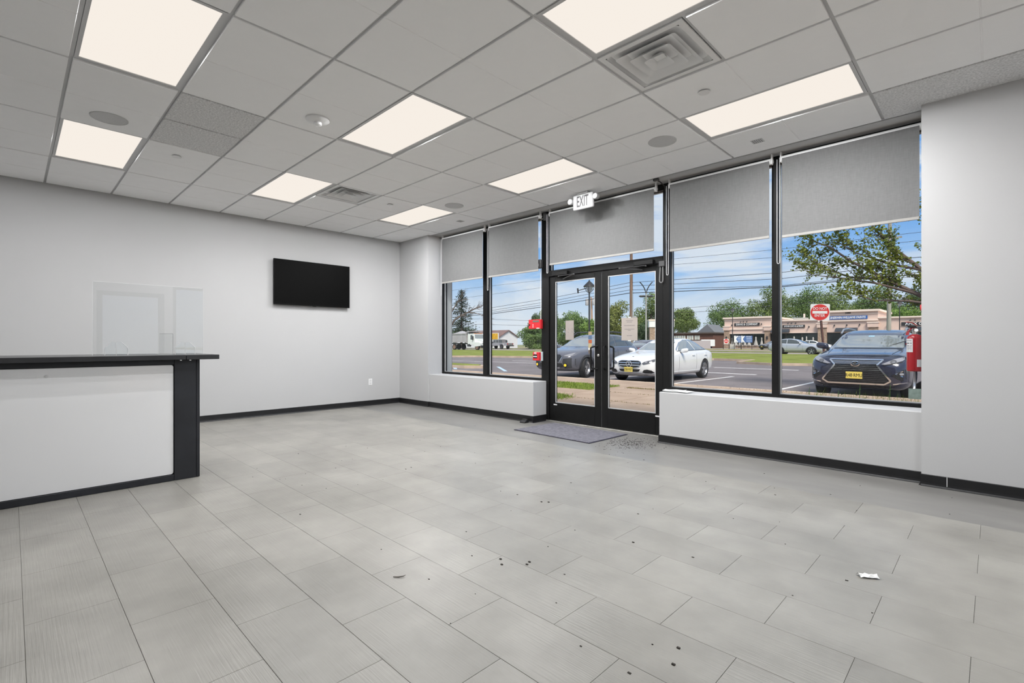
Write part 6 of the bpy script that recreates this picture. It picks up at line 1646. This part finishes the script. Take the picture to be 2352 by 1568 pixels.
tree(-42.6, 78.0, 10.2, 8.0, 'tree behind the two armed street lamp', 'maple', 4600, .05, .26)
tree(-60.5, 71.5, 8.4, 6.5, 'green tree at the left edge of the left door', 'mid', 4200, .0, .26)
tree(-49.0, 64.0, 6.0, 7.5, 'olive tree behind the folded notice', 'mid', 4000, .0, .25)
tree(-43.6, 62.0, 5.0, 5.0, 'low green tree beside the far lantern post', 'bright', 3000, .0, .24)
tree(-65.0, 73.2, 7.6, 4.6, 'dark pointed tree right of the white house', 'dark', 3200, .0, .26, tall=1.4)
tree(-60.6, 67.2, 4.6, 6.6, 'rounded green bush behind the red alarm box', 'mid', 4200, .0, .24, name='leafy_bush')
tree(-68.0, 77.6, 5.5, 4.6, 'low dark tree at the gable of the white house', 'dark', 2600, .0, .26, name='leafy_bush')
tree(-96.0, 80.0, 5.5, 14.0, 'low dark trees behind the dump truck', 'dark', 3400, .0, .3, name='leafy_bush')

# ---- the spruce: whorls of drooping boughs
t = thing('spruce_tree', 'tall dark spruce behind the dump truck', 'tree', (-77.4, 64.2, G), group='trees beyond the road')
MB().tube([(-77.4, 64.2, G), (-77.4, 64.2, 12.0)], [.28, .04], 8).build('trunk', m_bark, t)
Vs = []
for k in range(34):
    z = 1.4 + 10.2 * (k / 33) ** .92; rad = 4.3 * (1 - (z - 1.0) / 11.6) ** .85 + .12
    for j in range(9):
        a = nr.uniform(0, 2 * PI); L_ = rad * nr.uniform(.55, 1.15); m = int(8 + 34 * L_ / 3.5)
        u = np.sort(nr.uniform(.05, 1, m))
        C = np.stack([np.cos(a) * L_ * u, np.sin(a) * L_ * u, z + .12 * L_ - .42 * L_ * u + .30 * L_ * u ** 3], 1) + nr.normal(0, .045, (m, 3))
        Vs.append(quads(C, np.tile([0, 0, 1.0], (m, 1)), .15))
link_mesh('boughs', card_mesh('boughs', np.concatenate(Vs)), LM['spruce'], t).location = (0, 0, -G)

# ---- branching
def branch(b, p, d, L_, r, depth, tips, spread=.55, seg=4, up=.04):
    P = [Vector(p)]; d = Vector(d).normalized(); Rr = [r]
    for i in range(seg):
        d = (d + Vector((rnd.gauss(0, .10), rnd.gauss(0, .10), rnd.gauss(0, .08) + up))).normalized()
        P.append(P[-1] + d * L_ / seg); Rr.append(r * (1 - .55 * (i + 1) / seg))
    b.tube(P, Rr, 6 if r > .015 else 4, caps=False)
    tips.append((P, d, depth))
    if depth > 0:
        for k in range(3 if depth > 1 else 4):
            i = rnd.randint(1, seg); q = P[i]
            nd = (d + Vector((rnd.uniform(-1, 1), rnd.uniform(-1, 1), rnd.uniform(-.8, .9))) * spread).normalized()
            branch(b, q, nd, L_ * rnd.uniform(.45, .7), Rr[i] * .62, depth - 1, tips, spread, 3, up * .5)
# ---- leafy tree at the right, its trunk hidden by the pier
t = thing('ornamental_tree', 'leafy tree with spreading branches outside the right window', 'tree', (.35, 16.0, G))
b = MB(); tips = []
b.tube([(.35, 16.0, G), (.30, 16.0, .9), (.15, 16.0, 1.7)], [.19, .16, .13], 10)
root = Vector((.15, 16.0, 1.6))
LIMBS = [[(.15, 16, 1.5), (-.6, 15.9, 1.95), (-1.3, 15.8, 2.28), (-2.0, 15.8, 2.75), (-2.75, 15.9, 3.30), (-3.3, 16.0, 3.80), (-3.85, 16.1, 4.10)],
         [(.15, 16, 1.6), (-.5, 16.1, 2.3), (-1.3, 16.1, 2.95), (-1.8, 16.2, 3.5), (-2.25, 16.2, 4.1), (-2.6, 16.2, 4.7)],
         [(-.6, 15.9, 1.95), (-1.5, 15.6, 2.15), (-2.2, 15.4, 2.20), (-2.7, 15.3, 2.42)],
         [(.1, 16, 1.8), (-.3, 16.3, 2.8), (-.8, 16.4, 3.6), (-1.2, 16.5, 4.5)],
         [(-1.3, 15.8, 2.3), (-2.2, 15.5, 2.65), (-3.0, 15.4, 2.85), (-3.7, 15.4, 3.0)],
         [(-2.0, 15.8, 2.75), (-2.8, 16.1, 2.9), (-3.4, 16.2, 3.2), (-3.85, 16.2, 3.55)],
         [(-1.3, 16.1, 2.95), (-1.9, 16.0, 3.15), (-2.7, 15.9, 3.55), (-3.2, 15.9, 4.0)],
         [(.15, 16, 1.7), (.4, 16.2, 2.8), (.7, 16.2, 4.2)], [(.15, 16, 1.7), (.9, 15.8, 2.5), (1.6, 15.7, 3.2)]]
for li, P in enumerate(LIMBS):
    r0 = .07 if li < 2 else .036
    Rr = [r0 * (1 - .82 * i / (len(P) - 1)) for i in range(len(P))]
    b.tube(P, Rr, 8, caps=False)
    V = [Vector(p) for p in P]
    for i in range(1, len(V)):
        d = (V[i] - V[i - 1]).normalized()
        for k in range(3 if i < len(V) - 1 else 4):
            q = V[i - 1].lerp(V[i], rnd.random())
            nd = (d * .7 + Vector((rnd.uniform(-.8, .5), rnd.uniform(-.7, .7), rnd.uniform(-.35, .9)))).normalized()
            branch(b, q, nd, rnd.uniform(.45, .85), Rr[i] * .28 + .003, 1, tips, .7, 4)
b.build('branches', m_bark, t, smooth=True, fix=False)
Vs = []
lv = []
for P, d, dep in tips:
    for i in range(1, len(P)):
        for k in range(2 + (dep == 0) * 2):
            q = P[i - 1].lerp(P[i], rnd.random()); lv.append(q)
lv = [q for q in lv if rnd.random() < .9 and q.z > 2.25 - .12 * (q.x + 3)]
C = np.array([[q.x, q.y, q.z] for q in lv]); C = np.repeat(C, 2, 0) + nr.normal(0, .05, (len(lv) * 2, 3))
Vq = quads(C, np.tile([0, -.3, .8], (len(C), 1)), .043, 1.25)
o = link_mesh('foliage', card_mesh('foliage', Vq - np.array([.35, 16.0, G])), M('yellow_green_leaves', (.09, .135, .02), .6, var=.0001, vscale=2.2, col2=(.27, .30, .045), translucent=.35, spec=.3), t)
o['kind'] = 'stuff'
# ---- bare dead tree at the far left
t = thing('dead_tree', 'bare grey tree with broken branches at the far left window', 'tree', (-21.6, 17.0, G))
b = MB(); tips = []
b.tube([(-21.62, 17, G), (-21.58, 17, 2.0), (-21.52, 17, 3.8), (-21.55, 17, 5.5)], [.17, .13, .10, .06], 10)
for P, r in (([(-21.55, 17, 1.9), (-21.1, 17, 2.35), (-20.6, 17, 2.55), (-19.95, 17, 2.72), (-19.3, 17, 2.92), (-18.9, 17, 3.02)], .065),
             ([(-21.52, 17, 2.6), (-21.2, 17, 2.95), (-20.85, 17, 3.3), (-20.6, 17, 3.6)], .048),
             ([(-19.95, 17, 2.72), (-19.4, 17, 2.66), (-18.9, 17, 2.55), (-18.5, 17, 2.36)], .028),
             ([(-19.3, 17, 2.92), (-18.9, 17, 2.95), (-18.55, 17, 3.25)], .03)):
    Rr = [r * (1 - .75 * i / (len(P) - 1)) for i in range(len(P))]
    b.tube(P, Rr, 7, caps=False)
    for i in range(2, len(P)):
        d = (Vector(P[i]) - Vector(P[i - 1])).normalized()
        for k in range(3):
            branch(b, Vector(P[i]), (d + Vector((rnd.uniform(-.3, .5), rnd.uniform(-.5, .5), rnd.uniform(-.7, .6)))).normalized(), rnd.uniform(.3, .7), Rr[i] * .45 + .004, 1, tips, .6, 3, 0)
b.build('limbs', m_dead, t, smooth=True, fix=False)
